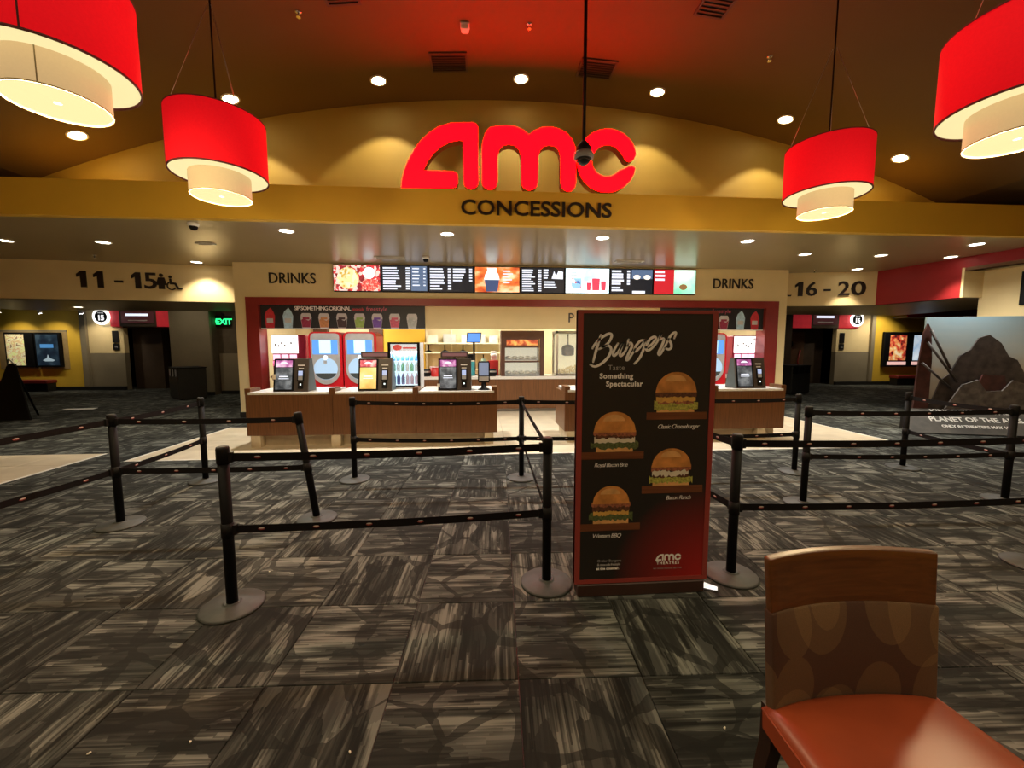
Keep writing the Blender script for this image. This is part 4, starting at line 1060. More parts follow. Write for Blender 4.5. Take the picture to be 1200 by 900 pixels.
# ---- front counters
M_KICK = mat('cream_kick', (.55, .46, .32), .5)
def counter(label, x0, x1, bays, feet):
    t = thing('service_counter', label, 'counter', (x0, 6.70, 0), 0, 'wooden front counters')
    wd = x1 - x0; D = .86
    bx('carcass', M_WOOD, t, .01, wd - .01, .02, D, .21, .86)
    bx('kick', M_KICK, t, .06, wd - .06, .17, D - .05, 0, .21)
    bs = [0] + [b2 - x0 for b2 in bays] + [wd]
    for a_, b2 in zip(bs[:-1], bs[1:]): bx('front_panel', M_WOOD, t, a_ + .003, b2 - .003, 0, .02, .20, .865, c=.002)
    bx('side_panel', M_WOOD, t, 0, .01, .02, D, .20, .865); bx('side_panel', M_WOOD, t, wd - .01, wd, .02, D, .20, .865)
    for a_, b2 in zip(bs[:-1], bs[1:]):
        bx('worktop', M_QUARTZ, t, a_ + .05, b2 - .05, -.012, D, .866, .905, c=.004)
    for b2 in bs:
        c = min(max(b2, .045), wd - .045)
        bx('end_rail', M_WOOD, t, c - .045, c + .045, -.004, .30, .866, .965, c=.003)
    for f in feet: bx('foot_block', M_KICK, t, f - x0 - .075, f - x0 + .075, .015, .15, 0, .198, c=.004)
    return t
counter('left wooden service counter with three kiosks', -3.78, .24, [-2.43, -1.10], [-3.66, -2.40, .10])
counter('right wooden service counter behind the burger poster', 1.38, 5.30, [2.7, 4.02], [1.5, 2.7, 4.9])
# back counter
t = thing('back_counter', 'long back counter with white top inside the opening', 'counter', (-5.0, 10.05, 0))
bx('carcass', M_WOOD, t, .02, 11.95, .03, .75, .09, .83); bx('kick', mat('grey_kick', (.34, .32, .30), .4), t, .05, 11.9, .10, .70, 0, .09)
for k in range(8): bx('front_panel', M_WOOD, t, .02 + 1.49 * k, 1.505 + 1.49 * k, 0, .03, .09, .83, c=.002)
bx('worktop', M_QUARTZ, t, 0, 12.0, -.03, .78, .83, .90, c=.006)

# ---- kiosks
M_KIOSK = mat('kiosk_brown', (.060, .045, .036), .45, var=.1); M_KSIDE = mat('kiosk_side', (.075, .095, .10), .5)
M_KSCR = glow_mix('kiosk_dark_screen', [(.02, .025, .03), (.07, .08, .09), (.16, .18, .20)], 1.0, 9)
M_KPUR = glow_mix('kiosk_purple_header', [(.16, .03, .12), (.35, .10, .30), (.75, .55, .75)], 1.0, 8)
M_KRED = glow_mix('kiosk_red_header', [(.28, .02, .05), (.50, .06, .10), (.85, .6, .6)], .9, 8)
M_KAMB = glow_mix('kiosk_amber_screen', [(.55, .34, .07), (.80, .56, .18), (.95, .78, .4)], .85, 3)
M_KSILV = glow('reader_glow', (.45, .55, .85), .8)
def kiosk(label, x, amber=False, card=None):
    t = thing('order_kiosk', label, 'kiosk', (x, 6.74, .906), 0, 'ordering kiosks')
    W_, H_, tilt = .54, .53, .10
    def sl(z): return tilt * z / H_
    # wedge-shaped body leaning back
    q = MB().add([(0, 0, 0), (W_, 0, 0), (W_, .34, 0), (0, .34, 0), (0, tilt, H_), (W_, tilt, H_), (W_, .22, H_), (0, .22, H_)],
                 [(3, 2, 1, 0), (4, 5, 6, 7), (0, 1, 5, 4), (1, 2, 6, 5), (2, 3, 7, 6), (3, 0, 4, 7)])
    o = q.build('body', M_KIOSK, t)
    MB().add([(W_ + .001, .03, .01), (W_ + .001, .33, .01), (W_ + .001, .215, H_ - .02), (W_ + .001, tilt + .02, H_ - .02)], [(0, 1, 2, 3)]).build('side_cover', M_KSIDE, o)
    q = MB().add([(-.001, .03, .01), (-.001, tilt + .02, H_ - .02), (-.001, .215, H_ - .02), (-.001, .33, .01)], [(0, 1, 2, 3)])
    q.build('side_cover', M_KSIDE, o)
    def face(name, m, x0, x1, z0, z1, d, parent=t, th=.006):
        vs = [(x0, sl(z0) - d, z0), (x1, sl(z0) - d, z0), (x1, sl(z1) - d, z1), (x0, sl(z1) - d, z1)]
        vb = [(a_, b2 + th, c) for a_, b2, c in vs]
        return MB().add(vs + vb, [(0, 1, 2, 3), (7, 6, 5, 4), (0, 4, 5, 1), (1, 5, 6, 2), (2, 6, 7, 3), (3, 7, 4, 0)]).build(name, m, parent)
    sc = face('touch_screen', M_BLACK, .005, .315, .015, .525, .014, th=.014)
    face('screen_image', M_KAMB if amber else M_KSCR, .03, .29, .04, .385, .0155, sc, .001)
    face('screen_header', M_KRED if amber else M_KPUR, .03, .29, .395, .505, .0155, sc, .001)
    MB().plate([(.16 + .07 * math.cos(R(a_)), .425 + .055 * math.sin(R(a_))) for a_ in range(0, 181, 20)], sl(.45) - .0165, sl(.45) - .016).build('header_logo', M_SCRTXT, sc)
    face('screen_text', M_SCRTXT, .09, .23, .235, .252, .0165, sc, .001); face('screen_text', M_SCRTXT, .08, .24, .205, .215, .0165, sc, .001)
    pn = face('payment_panel', M_KIOSK, .325, .535, .02, .52, .004, th=.004)
    face('panel_print', M_PRINTWHT, .37, .48, .415, .432, .006, pn, .002); face('panel_print', M_PRINTWHT, .385, .465, .365, .38, .006, pn, .002)
    cr = face('card_reader', M_BLACKP, .375, .475, .17, .345, .028, th=.026)
    face('reader_display', M_KSILV, .39, .46, .255, .335, .0295, cr, .001); face('reader_keys', mat('reader_keys', (.40, .42, .46), .4), .39, .46, .19, .25, .0295, cr, .001)
    sn = face('scanner', M_BLACKP, .385, .465, .05, .155, .02, th=.018); face('scanner_light', M_SCRWHT, .415, .437, .105, .13, .0215, sn, .001)
    if card == 'left': face('sticker', mat('sticker_cream', (.7, .6, .42), .6), -.02, .035, .20, .28, .016, t, .001)
    if card == 'corner': face('sticker', M_PRINTWHT, -.015, .03, .065, .115, .016, t, .001)
    return t
kiosk('leftmost ordering kiosk with dark screen on the left counter', -3.36, card='left')
kiosk('middle ordering kiosk with amber yellow screen', -2.03, amber=True)
kiosk('third ordering kiosk with purple screen header near the gap', -.735, card='corner')
kiosk('ordering kiosk on the right counter beyond the poster', 4.42)
for x, lb in ((-2.09, 'dark strip display behind the amber kiosk'), (-.73, 'dark strip display behind the third kiosk')):
    t = thing('strip_display', lb, 'display', (x, 7.16, .906), 0, 'strip displays')
    bx('pole', M_BLACKP, t, .22, .26, .02, .05, 0, .54); bx('housing', M_KIOSK, t, 0, .48, 0, .05, .535, .64, c=.006)
    bx('strip', glow('strip_glow', (.22, .10, .10), .7), t, .03, .45, -.002, .002, .56, .615)
# handheld payment terminal on stand
t = thing('card_terminal', 'black card terminal on a stand at the right end of the left counter', 'terminal', (.02, 6.86, .906))
MB().lathe([(.10, 0), (.10, .012), (.05, .03), (.04, .12)], n=24).build('stand', M_BLACKP, t)
q = MB(); P = [(-.085, .12), (.085, .12), (.10, .17), (.10, .45), (.085, .48), (-.085, .48), (-.10, .45), (-.10, .17)]
o = q.plate(P, -.03, .03).build('body', M_BLACKP, t)
bx('screen', glow('terminal_screen', (.20, .24, .34), 1.0), o, -.08, .08, -.033, -.03, .24, .46); bx('key_area', mat('terminal_keys', (.6, .62, .66), .4), o, -.08, .08, -.033, -.03, .15, .225)

# ---- countertop fridge
t = thing('drinks_fridge', 'countertop glass-door fridge full of bottles between the kiosks', 'fridge', (-1.61, 7.05, .906))
W_, H_ = .54, .80; M_FR = mat('fridge_white', (.66, .66, .66), .35)
bx('side_wall', M_FR, t, 0, .035, .02, .45, 0, H_); bx('side_wall', M_FR, t, W_ - .035, W_, .02, .45, 0, H_)
bx('back_wall', glow('fridge_light', (.62, .88, 1.0), 1.2), t, .035, W_ - .035, .42, .45, .05, H_ - .03)
bx('top', M_FR, t, .035, W_ - .035, .02, .45, H_ - .03, H_); bx('bottom', M_FR, t, .035, W_ - .035, .02, .45, 0, .05)
dr = MB().box(.0, .045, 0, .02, .03, H_).box(W_ - .045, W_, 0, .02, .03, H_).box(.045, W_ - .045, 0, .02, H_ - .03, H_).box(.045, W_ - .045, 0, .02, .03, .06).build('door', M_BLACK, t)
bx('door_glass', M_GLASS, dr, .045, W_ - .045, .006, .012, .06, H_ - .03)
bx('header', glow('fridge_header', (.80, .80, .80), .8), t, .045, W_ - .045, .022, .05, H_ - .15, H_ - .03)
MB().disc(.16, H_ - .09, .075, .0185, .022, rz=.05).build('header_badge', glow('fridge_red', (.65, .02, .03), .9), t)
MB().box(.25, .47, .0185, .022, H_ - .11, H_ - .085).build('header_print', MATS['fridge_red'], t)
SHELF = (.06, .285, .47)
for z in SHELF: bx('shelf', glow('fridge_shelf', (.75, .92, 1.0), .9), t, .036, W_ - .036, .07, .41, z, z + .012)
d = bpy.data.lights.new('fridge_lamp', 'AREA'); d.shape = 'RECTANGLE'; d.size = .42; d.size_y = .03; d.energy = 6; d.color = (.85, .95, 1)
lo = bpy.data.objects.new('fridge_lamp', d); COL.objects.link(lo); lo.parent = t; lo.location = (.27, .055, H_ - .17); lo.rotation_euler = (R(25), 0, 0)
def bottle(label, x, y, z, h, m, mc, grp):
    t_ = thing('bottle', label, 'bottle', (x, y, z), 0, grp); r = .031
    MB().lathe([(r * .9, 0), (r, .01), (r, h * .62), (r * .45, h * .82), (r * .4, h * .9)], n=12).build('body', m, t_)
    MB().lathe([(r * .46, h * .9), (r * .46, h)], n=10).build('cap', mc, t_)
MBLUE = mat('bottle_blue', (.06, .26, .62), .25, emit=(.05, .22, .55), estr=.0); MGRN = mat('can_green', (.10, .40, .22), .25); MSIL = mat('can_silver', (.65, .68, .7), .3)
MNAV = mat('bottle_navy', (.05, .10, .40), .25); MLIL = mat('bottle_lilac', (.58, .45, .62), .3)
ORD = ['leftmost', 'second from left', 'third from left', 'third from right', 'second from right', 'rightmost']
for i in range(6):
    x = -1.61 + .075 + i * .077
    bottle('blue bottle on the top shelf of the countertop fridge, ' + ORD[i], x, 7.16, .906 + .483, .165, MBLUE, M_WHITE, 'top shelf fridge bottles')
    m = (MGRN, MSIL)[i % 2]
    bottle(('green' if i % 2 == 0 else 'silver') + ' bottle on the middle shelf of the countertop fridge, ' + ORD[i], x, 7.16, .906 + .298, .165, m, M_WHITE, 'middle shelf fridge bottles')
    m = MNAV if i < 3 else MLIL
    bottle(('navy' if i < 3 else 'lilac') + ' bottle on the bottom shelf of the countertop fridge, ' + ORD[i], x, 7.16, .906 + .073, .20, m, M_WHITE, 'bottom shelf fridge bottles')

# ---- freestyle soda machines
M_MRED = mat('machine_red', (.50, .010, .018), .3, var=.06); M_MGREY = mat('machine_silver', (.50, .50, .51), .35, metal=.4)
M_MBLUE = glow('machine_blue', (.10, .30, .85), 1.0); M_MPALE = glow('machine_pale', (.55, .85, .95), 1.1); M_MBAY = glow('machine_bay', (.40, .58, .78), .8)
def soda(label, x):
    t = thing('soda_machine', label, 'soda machine', (x, 9.0, 0), 0, 'tall red soda machines')
    W_ = .70; c = W_ / 2
    q = MB().plate([(0, 0), (W_, 0), (W_, 1.86), (W_ - .03, 1.92), (W_ - .09, 1.95), (.09, 1.95), (.03, 1.92), (0, 1.86)], .02, .62)
    q.build('cabinet', M_MRED, t)
    P = [(.05, 1.2)] + [(.05, 1.84), (.07, 1.90), (.13, 1.92), (W_ - .13, 1.92), (W_ - .07, 1.90), (W_ - .05, 1.84), (W_ - .05, 1.15)] + arc(c, 1.15, c - .05, .33, 0, -180, 18)
    fc = MB().plate(P, 0, .02).build('front_fascia', M_MGREY, t)
    bx('touch_screen', M_MBLUE, fc, .09, W_ - .09, -.004, 0, 1.47, 1.78); bx('screen_picture', M_MPALE, fc, .23, W_ - .23, -.006, -.004, 1.49, 1.77)
    MB().plate(arc(c, 1.16, .25, .24, 0, 360, 28)[:-1], -.004, 0).build('dispense_bay', M_MBAY, t)
    MB().plate(arc(c, 1.13, .235, .20, 200, 340, 14), -.006, -.004).build('drip_tray', mat('tray_dark', (.05, .06, .06), .4), t)
    MB().disc(c, 1.40, .045, -.012, 0).build('push_button', M_SCRWHT, t)
    MB().box(c - .03, c + .03, -.03, -.004, 1.27, 1.34).build('nozzle', M_MGREY, t)
    MB().box(.03, W_ - .03, .05, .6, -.0, .02).build('plinth', M_BLACK, t)
soda('left tall red soda machine with blue screen', -3.72); soda('second tall red soda machine with blue screen', -2.995); soda('red soda machine showing beside the right poster edge', 4.93)

# ---- frozen drink machines on the back counter
M_FWHT = glow('frozen_sign', (1.0, .98, 1.0), 2.2); M_FPINK = glow('frozen_pink', (1.0, .55, .72), 1.5); M_FMAG = glow_mix('frozen_pattern', [(.45, .02, .12), (.85, .25, .45), (1, .8, .9)], 1.0, 14)
def frozen(label, x, flip):
    t = thing('frozen_drink_machine', label, 'drink machine', (x, 10.02, .90), 0, 'frozen drink machines')
    W_ = .62
    bx('cabinet', mat('machine_maroon', (.24, .012, .035), .35), t, -.02 if flip else .0, W_ + (.0 if flip else .16), .02, .60, .02, 1.02, c=.02)
    bx('lit_sign', M_FWHT, t, .01, W_ - .02, -.01, .02, .58, 1.0)
    q = MB()
    rr = random.Random(4)
    for k in range(7):
        cx, cz = .08 + .08 * k * .9, .70 + .22 * rr.random(); q.plate([(cx, cz), (cx + .04, cz + .01), (cx + .03, cz + .06), (cx - .01, cz + .05)], -.012, -.0105)
    tag(q.build('sign_pattern', mat('sign_grey', (.45, .5, .5), .5), t), kind='stuff')
    for k in range(3): bx('flavour_panel', M_FPINK, t, .03 + .19 * k, .18 + .19 * k, -.008, .02, .42, .55)
    bx('lower_panel', M_FMAG, t, .01, W_ - .02, 0, .02, .28, .40)
    for k in range(3): MB().tube([(.10 + .19 * k, 0, .26), (.10 + .19 * k, -.06, .24), (.10 + .19 * k, -.07, .18)], .018, 10).build('tap', M_CHROME, t)
    bx('drip_tray', M_STEEL, t, .0, W_, -.12, .02, 0, .05, c=.004)
frozen('glowing frozen drink machine at the left end of the opening', -4.98, False); frozen('glowing frozen drink machine behind the right kiosk', 6.45, True)

# ---- food warmer cabinet and popcorn cabinet on the back counter
t = thing('food_warmer', 'brown framed glass food warmer on the back counter', 'food warmer', (.46, 10.12, .90))
W_, H_ = 1.08, 1.13; M_WBR = mat('warmer_brown', (.10, .045, .030), .4)
bx('side_frame', M_WBR, t, 0, .10, 0, .6, 0, H_); bx('side_frame', M_WBR, t, W_ - .10, W_, 0, .6, 0, H_)
bx('top_frame', M_WBR, t, .10, W_ - .10, 0, .6, H_ - .15, H_); bx('sign_panel', M_WBR, t, .10, W_ - .10, .0, .05, H_ - .42, H_ - .15)
bx('sign', glow_mix('warmer_sign', [(.20, .03, .02), (.42, .08, .03), (.75, .45, .12)], .9, 6), t, .14, W_ - .16, -.004, .0, H_ - .36, H_ - .22)
bx('back', glow('warmer_back', (.75, .70, .52), .75), t, .10, W_ - .10, .57, .6, 0, H_ - .42)
for z in (.02, .34, .40): bx('shelf', M_STEEL, t, .10, W_ - .10, .04, .57, z, z + .015)
bx('mid_bar', M_WBR, t, .10, W_ - .10, 0, .03, .35, .385); bx('glass_front', M_GLASS, t, .10, W_ - .10, .012, .018, .0, H_ - .42)
bx('handle', M_CHROME, t, W_ - .13, W_ - .11, -.02, .0, .1, H_ - .2)
MWR = mat('foil_wrap', (.70, .66, .52), .4, metal=.3, var=.2, scale=30)
for k in range(5):
    for z in (.036, .416):
        lv = 'lower' if z < .2 else 'upper'
        o = MB().lathe([(.03, 0), (.075, .015), (.085, .04), (.06, .075), (.02, .085)], n=12).build('wrapped_food', MWR)
        o.location = (.46 + .20 + .165 * k, 10.4, .90 + z); tag(o, 'foil wrapped food on the %s shelf of the food warmer, %s' % (lv, ('leftmost', 'second from left', 'in the middle', 'second from right', 'rightmost')[k]), 'food', 'wrapped food in the warmer, %s shelf' % lv)
t = thing('popcorn_cabinet', 'glass popcorn cabinet with hanging kettle beside the poster edge', 'popcorn machine', (1.85, 10.12, .90))
W_ = 1.2
for x in (0, W_ - .05): bx('post', M_STEEL, t, x, x + .05, 0, .05, 0, H_); bx('post', M_STEEL, t, x, x + .05, .55, .6, 0, H_)
bx('roof', mat('cabinet_grey', (.26, .25, .23), .4), t, 0, W_, 0, .6, H_ - .06, H_); bx('floor_tray', M_STEEL, t, 0, W_, 0, .6, 0, .05)
bx('back', glow('popcorn_light', (.80, .72, .45), .8), t, .05, W_ - .05, .57, .6, .05, H_ - .06); bx('glass_front', M_GLASS, t, .05, W_ - .05, .01, .016, .05, H_ - .06)
MB().lathe([(.10, 0), (.16, .03), (.17, .20), (.13, .26), (.05, .29)], (.36, .3, .50), 20).build('kettle', mat('kettle_steel', (.12, .12, .12), .3, metal=.7), t)
MB().tube([(.36, .3, .79), (.36, .3, H_ - .06)], .02, 8).build('kettle_arm', M_STEEL, t)
q = MB(); rr = random.Random(9)
for k in range(260):
    x, y, s_ = .10 + 1.0 * rr.random(), .06 + .46 * rr.random(), .018 + .012 * rr.random(); z = .05 + .20 * rr.random() * (1 - abs(x - .6))
    q.add([(x - s_, y, z), (x + s_, y, z), (x, y - s_, z), (x, y + s_, z), (x, y, z + s_), (x, y, z - s_)], [(0, 2, 4), (2, 1, 4), (1, 3, 4), (3, 0, 4), (2, 0, 5), (1, 2, 5), (3, 1, 5), (0, 3, 5)])
tag(q.build('popcorn', mat('popcorn', (.85, .70, .35), .8, var=.15, scale=60), t), kind='stuff')

# ---- kitchen shelves with their things
ks = thing('kitchen_shelf', 'pale wall shelving at the back of the kitchen', 'shelf', (-1.70, 12.05, 0))
M_SHF = mat('shelf_cream', (.78, .70, .48), .5)
for z in (1.44, 1.72): bx('shelf', M_SHF, ks, 0, 2.25, 0, .40, z, z + .04)
for x in (0, .75, 1.5, 2.21): bx('upright', M_SHF, ks, x, x + .04, .36, .40, .9, 2.14)
bx('lower_cabinet', mat('tan_cabinet', (.42, .30, .16), .5), ks, 0, 2.25, -.1, .40, 0, .95)
def box_item(name, label, cat, m, x, y, z, w_, d_, h_, lid=None, group=None):
    t_ = thing(name, label, cat, (x, y, z), 0, group); bx('body', m, t_, 0, w_, 0, d_, 0, h_, c=.006)
    bx('lid', lid or m, t_, -.004, w_ + .004, -.004, d_ + .004, h_, h_ + .02, c=.004); return t_
M_STEELBOX = mat('grey_tub', (.40, .40, .38), .4); M_TUB = mat('pale_tub', (.72, .68, .55), .5)
for k, (x, w_, m, lb) in enumerate(((-1.62, .30, M_TUB, 'pale tub at the left end of the top kitchen shelf'), (-1.15, .36, M_STEELBOX, 'wide grey tub on the top kitchen shelf'), (-.62, .26, M_TUB, 'pale tub in the middle of the top kitchen shelf'), (-.25, .34, M_STEELBOX, 'grey tub near the right end of the top kitchen shelf'), (.20, .26, M_TUB, 'pale tub at the right end of the top kitchen shelf'))):
    box_item('storage_tub', lb, 'tub', m, x, 12.1, 1.76, w_, .28, .20 + .03 * (k % 2), None, 'tubs on the top kitchen shelf')
def scoop_stand(label, x):
    t_ = thing('lamp_stand', label, 'stand', (x, 12.25, 1.48), 0, 'black stands on the kitchen shelf')
    MB().lathe([(.12, 0), (.11, .02), (.03, .06), (.018, .07), (.018, .22)], n=20).build('stand', M_BLACKP, t_)
for x, lb in ((-1.60, 'black cone stand at the left end of the kitchen shelf'), (-1.12, 'black cone stand in the middle of the kitchen shelf'), (-.58, 'black cone stand on the right of the kitchen shelf')): scoop_stand(lb, x)
# back counter small things
def bucket(label, x, y, z, m, r=.10, h=.2):
    t_ = thing('bucket', label, 'bucket', (x, y, z)); MB().lathe([(r * .78, 0), (r, h), (r * .96, h), (r * .74, .01)], n=24, cap=False).lathe([(r * .76, .003), (r * .76, .012)], n=24).build('wall', m, t_)
    MB().lathe([(r + .005, h - .012), (r + .005, h + .004), (r - .004, h + .004)], n=24, cap=False).build('rim', M_WHITE, t_)
M_REDP = mat('red_plastic', (.60, .03, .03), .4)
bucket('red popcorn bucket left of the third kiosk', -1.18, 10.2, .90, M_REDP, .13, .24)
t = thing('napkin_holder', 'dark round napkin holder beside the countertop fridge', 'napkin holder', (-1.42, 10.2, .90))
MB().lathe([(.12, 0), (.15, .05), (.15, .12), (.12, .17), (.05, .18)], n=24).build('body', M_BLACKP, t); MB().lathe([(.153, .10), (.153, .14)], n=24).build('band', M_STEEL, t)
t = thing('napkin_holder', 'dark round napkin holder left of the food warmer', 'napkin holder', (.22, 10.2, .90))
MB().lathe([(.11, 0), (.14, .05), (.14, .12), (.11, .17), (.05, .18)], n=24).build('body', M_BLACKP, t); MB().lathe([(.143, .10), (.143, .14)], n=24).build('band', M_STEEL, t)
box_item('red_box', 'bright red box behind the round napkin holder', 'box', M_REDP, .15, 10.5, .90, .26, .2, .36)
box_item('teal_box', 'teal box behind the card terminal', 'box', mat('teal_box', (.04, .32, .38), .5), -.42, 10.4, .90, .22, .2, .36, M_TUB)
box_item('black_box', 'black tray stacked above the teal box', 'box', M_BLACKP, -.45, 10.75, .90, .26, .12, .52)
t = thing('pos_terminal', 'blue lit till monitor hanging in the kitchen', 'monitor', (-.22, 10.6, .90))
MB().tube([(0, 0, 0), (0, 0, .86)], .03, 10).build('stem', M_BLACKP, t)
MB().lathe([(.12, 0), (.12, .015), (.04, .03)], n=20).build('foot', M_BLACKP, t)
o = MB().plate([(-.20, .84), (.17, .84), (.20, 1.10), (-.17, 1.10)], -.03, .0).build('monitor', M_BLACKP, t)
MB().plate([(-.175, .86), (.15, .86), (.175, 1.08), (-.15, 1.08)], -.033, -.03).build('screen', glow('till_screen', (.10, .28, .85), 1.2), o)
t = thing('syrup_pump', 'pale green syrup pump bottle beside the till', 'pump bottle', (.02, 10.35, .90))
MB().lathe([(.11, 0), (.11, .30), (.06, .40), (.03, .44)], n=20).build('bottle', mat('pale_green', (.42, .60, .48), .35), t)
MB().tube([(0, 0, .43), (0, 0, .52), (0, -.10, .53), (0, -.11, .49)], .014, 8).build('pump', M_BLACKP, t)
t = thing('cup_lid_rack', 'white and red cup lid rack left of the warmer', 'rack', (.32, 10.9, .90))
bx('panel', M_WHITE, t, -.10, .06, 0, .1, 0, .62, c=.01)
for k in range(3): MB().lathe([(.09, .0), (.09, .09)], (-.02, -.10, .12 + .17 * k), 18).build('lid_stack', (M_WHITE, M_REDP, M_WHITE)[k], t)
# ceiling light panels of the kitchen
for k, (x, lb) in enumerate(((-3.6, 'kitchen ceiling light panel above the soda machines'), (-.4, 'kitchen ceiling light panel above the shelves'), (2.6, 'kitchen ceiling light panel above the popcorn cabinet'), (5.6, 'kitchen ceiling light panel at the right end'))):
    t = thing('ceiling_panel_light', lb, 'ceiling light', (x, 11.2, 2.749), 0, 'kitchen ceiling lights')
    bx('frame', M_WHITE, t, -.62, .62, -.32, .32, -.03, 0, c=.005); bx('diffuser', glow('panel_diffuser', (1, .96, .86), 4.0), t, -.58, .58, -.28, .28, -.034, -.03)
    d = bpy.data.lights.new('panel_light', 'AREA'); d.shape = 'RECTANGLE'; d.size = 1.1; d.size_y = .5; d.energy = 75; d.color = (1, .93, .78)
    lo = bpy.data.objects.new('panel_light', d); COL.objects.link(lo); lo.parent = t; lo.location = (0, 0, -.05)

# ================================================================== HALLS
def poster_case(label, x0, x1, z0, z1, img, y=16.5, extra=None):
    t = thing('poster_case', label, 'poster case', (x0, y, z0), 0, 'lit poster cases'); W_, H_ = x1 - x0, z1 - z0
    bx('case', M_BLACK, t, 0, W_, -.12, 0, 0, H_, c=.01); bx('poster', img, t, .06, W_ - (.06 if not extra else extra), -.124, -.12, .07, H_ - .07)
    return t, W_, H_
M_PG = glow_mix('poster_green', [(.65, .75, .20), (.80, .82, .40), (.60, .40, .18), (.85, .8, .5), (.25, .14, .06)], .42, 7)
M_PB = glow_mix('poster_navy', [(.010, .016, .03), (.015, .03, .05), (.04, .07, .10)], .4, 4)
M_PR = glow_mix('poster_crimson', [(.06, .01, .01), (.60, .05, .03), (.85, .45, .15), (.9, .75, .5)], .55, 5)
M_PI = glow_mix('poster_ice', [(.25, .38, .60), (.55, .68, .82), (.80, .88, .95)], .7, 2.2)
bx('backing_panel', mat('tan_backing', (.40, .28, .12), .6), struct(MB().box(-17.95, -15.55, 16.47, 16.5, 2.20, 2.26).build('trim_2', M_TAUPE)), -17.95, -15.55, 16.485, 16.5, .80, 2.20)
poster_case('lit yellow green poster case in the left hall', -17.62, -16.66, .88, 2.17, M_PG, 16.48, .28)
t, W_, H_ = poster_case('dark navy poster case in the left hall', -16.60, -15.72, .88, 2.17, M_PB, 16.48)
bx('title_print', glow('poster_blue_title', (.06, .20, .42), 1.0), t, .20, W_ - .22, -.127, -.124, .72, .86)
MB().plate([(.25, .26), (.40, .34), (.44, .48), (.50, .34), (.68, .26), (.60, .22), (.34, .22)], -.127, -.124).build('figure_print', glow('poster_pale', (.35, .45, .5), .7), t)
# right hall double case
t = thing('poster_case', 'black double poster case in the right hall, partly behind the standee', 'poster case', (17.30, 16.48, .78), 0, 'lit poster cases')
bx('case', M_BLACK, t, 0, 2.35, -.12, 0, 0, 1.50, c=.01)
bx('poster', M_PR, t, .26, 1.02, -.124, -.12, .28, 1.36); bx('poster', M_PI, t, 1.36, 2.12, -.124, -.12, .28, 1.36)
bx('caption', glow('caption_pink', (.85, .5, .45), .9), t, .18, 1.06, -.124, -.12, .08, .22); bx('caption', MATS['caption_pink'], t, 1.32, 2.16, -.124, -.12, .08, .22)
# benches
for x0, x1, lb in ((-17.75, -15.9, 'dark red bench under the left hall posters'), (17.6, 19.9, 'dark red bench under the right hall posters')):
    t = thing('wall_bench', lb, 'bench', (x0, 15.95, 0)); W_ = x1 - x0
    bx('seat', mat('bench_red', (.20, .014, .012), .5), t, 0, W_, 0, .40, .30, .42, c=.02); bx('base', M_BASEB, t, .04, W_ - .04, .06, .38, 0, .30)
# canopies over the posters
for x0, x1, lb in ((-19.5, -16.15, 'red edged canopy over the left hall posters'), (17.75, 21.5, 'red edged canopy over the right hall posters')):
    z0 = 3.0 if x0 < 0 else 2.80
    t = thing('wall_canopy', lb, 'canopy', (x0, 15.9, z0)); W_ = x1 - x0
    bx('fascia', M_REDW, t, 0, W_, 0, .04, .08, .80); bx('soffit', M_TAUPE, t, 0, W_, .04, .60, 0.06, .12)
# round number signs and door headers
def number_sign(label, num, x, z):
    t = thing('number_sign', label, 'sign', (x, 16.36, z), 0, 'round auditorium number signs')
    MB().disc(0, 0, .30, -.02, .02, 32).build('lit_ring', glow('ring_white', (1, 1, .98), 1.8), t)
    MB().disc(0, 0, .215, -.03, -.02, 32).build('black_disc', M_BLACKP, t)
    text('number', num, .26, glow('number_white', (.95, .95, .95), 1.0), (0, -.031, -.13), t, bold=.012, space=.9)
    text('word', 'THEATRE', .05, MATS['number_white'], (0, -.031, .12), t)
    MB().tube([(0, .02, 0), (0, .14 if num == '15' else .066, 0)], .05, 12).build('mount', M_BLACKP, t)
number_sign('lit round sign with number 15 in the left hall', '15', -14.18, 2.76); number_sign('lit round sign with number 16 in the right hall', '16', 15.95, 2.80)
M_REDLIT = mat('red_sign_block', (.46, .022, .028), .5, emit=(.5, .02, .03), estr=.35)
def door_header(label, x0, a_, b2, x1, z0, z1):
    t = thing('door_header', label, 'sign', (x0, 16.43, z0)); H_ = z1 - z0
    bx('red_block', M_REDLIT, t, 0, a_ - x0, 0, .06, 0, H_); bx('red_block', M_REDLIT, t, b2 - x0, x1 - x0, 0, .06, 0, H_)
    bx('panel', M_UMBER, t, a_ - x0, b2 - x0, 0, .06, 0, H_)
    ds = bx('display', glow('header_display', (.045, .012, .012), .8), t, a_ - x0 + .08, b2 - x0 - .08, -.02, 0, H_ * .2, H_ * .85)
    q = MB(); m_ = (a_ + b2) / 2 - x0
    bx('text_line', M_SCRTXT, ds, m_ - .42, m_ + .38, -.022, -.02, H_ * .60, H_ * .73); bx('text_line', M_PRINTGRY, ds, m_ - .34, m_ + .34, -.022, -.02, H_ * .32, H_ * .38)
door_header('red blocks and dark display over the left hall door', -13.95, -13.62, -12.30, -11.72, 2.40, 3.06)
door_header('red blocks and dark display over the right hall door', 13.15, 13.95, 15.20, 16.10, 2.44, 3.14)
for nm, x, lb in (('l', -13.95, 'black room plate below the round fifteen sign'), ('r', 15.32, 'black room plate below the round sixteen sign')):
    t = thing('room_plate', lb, 'sign', (x, 16.465, 1.52)); bx('plate', M_BLACKP, t, 0, .22, 0, .02, .28, .72); bx('plate', M_BLACKP, t, 0, .22, 0, .02, 0, .24)
    text('plate_text', '15' if nm == 'l' else '16', .12, M_PRINTGRY, (.11, -.002, .07), t)
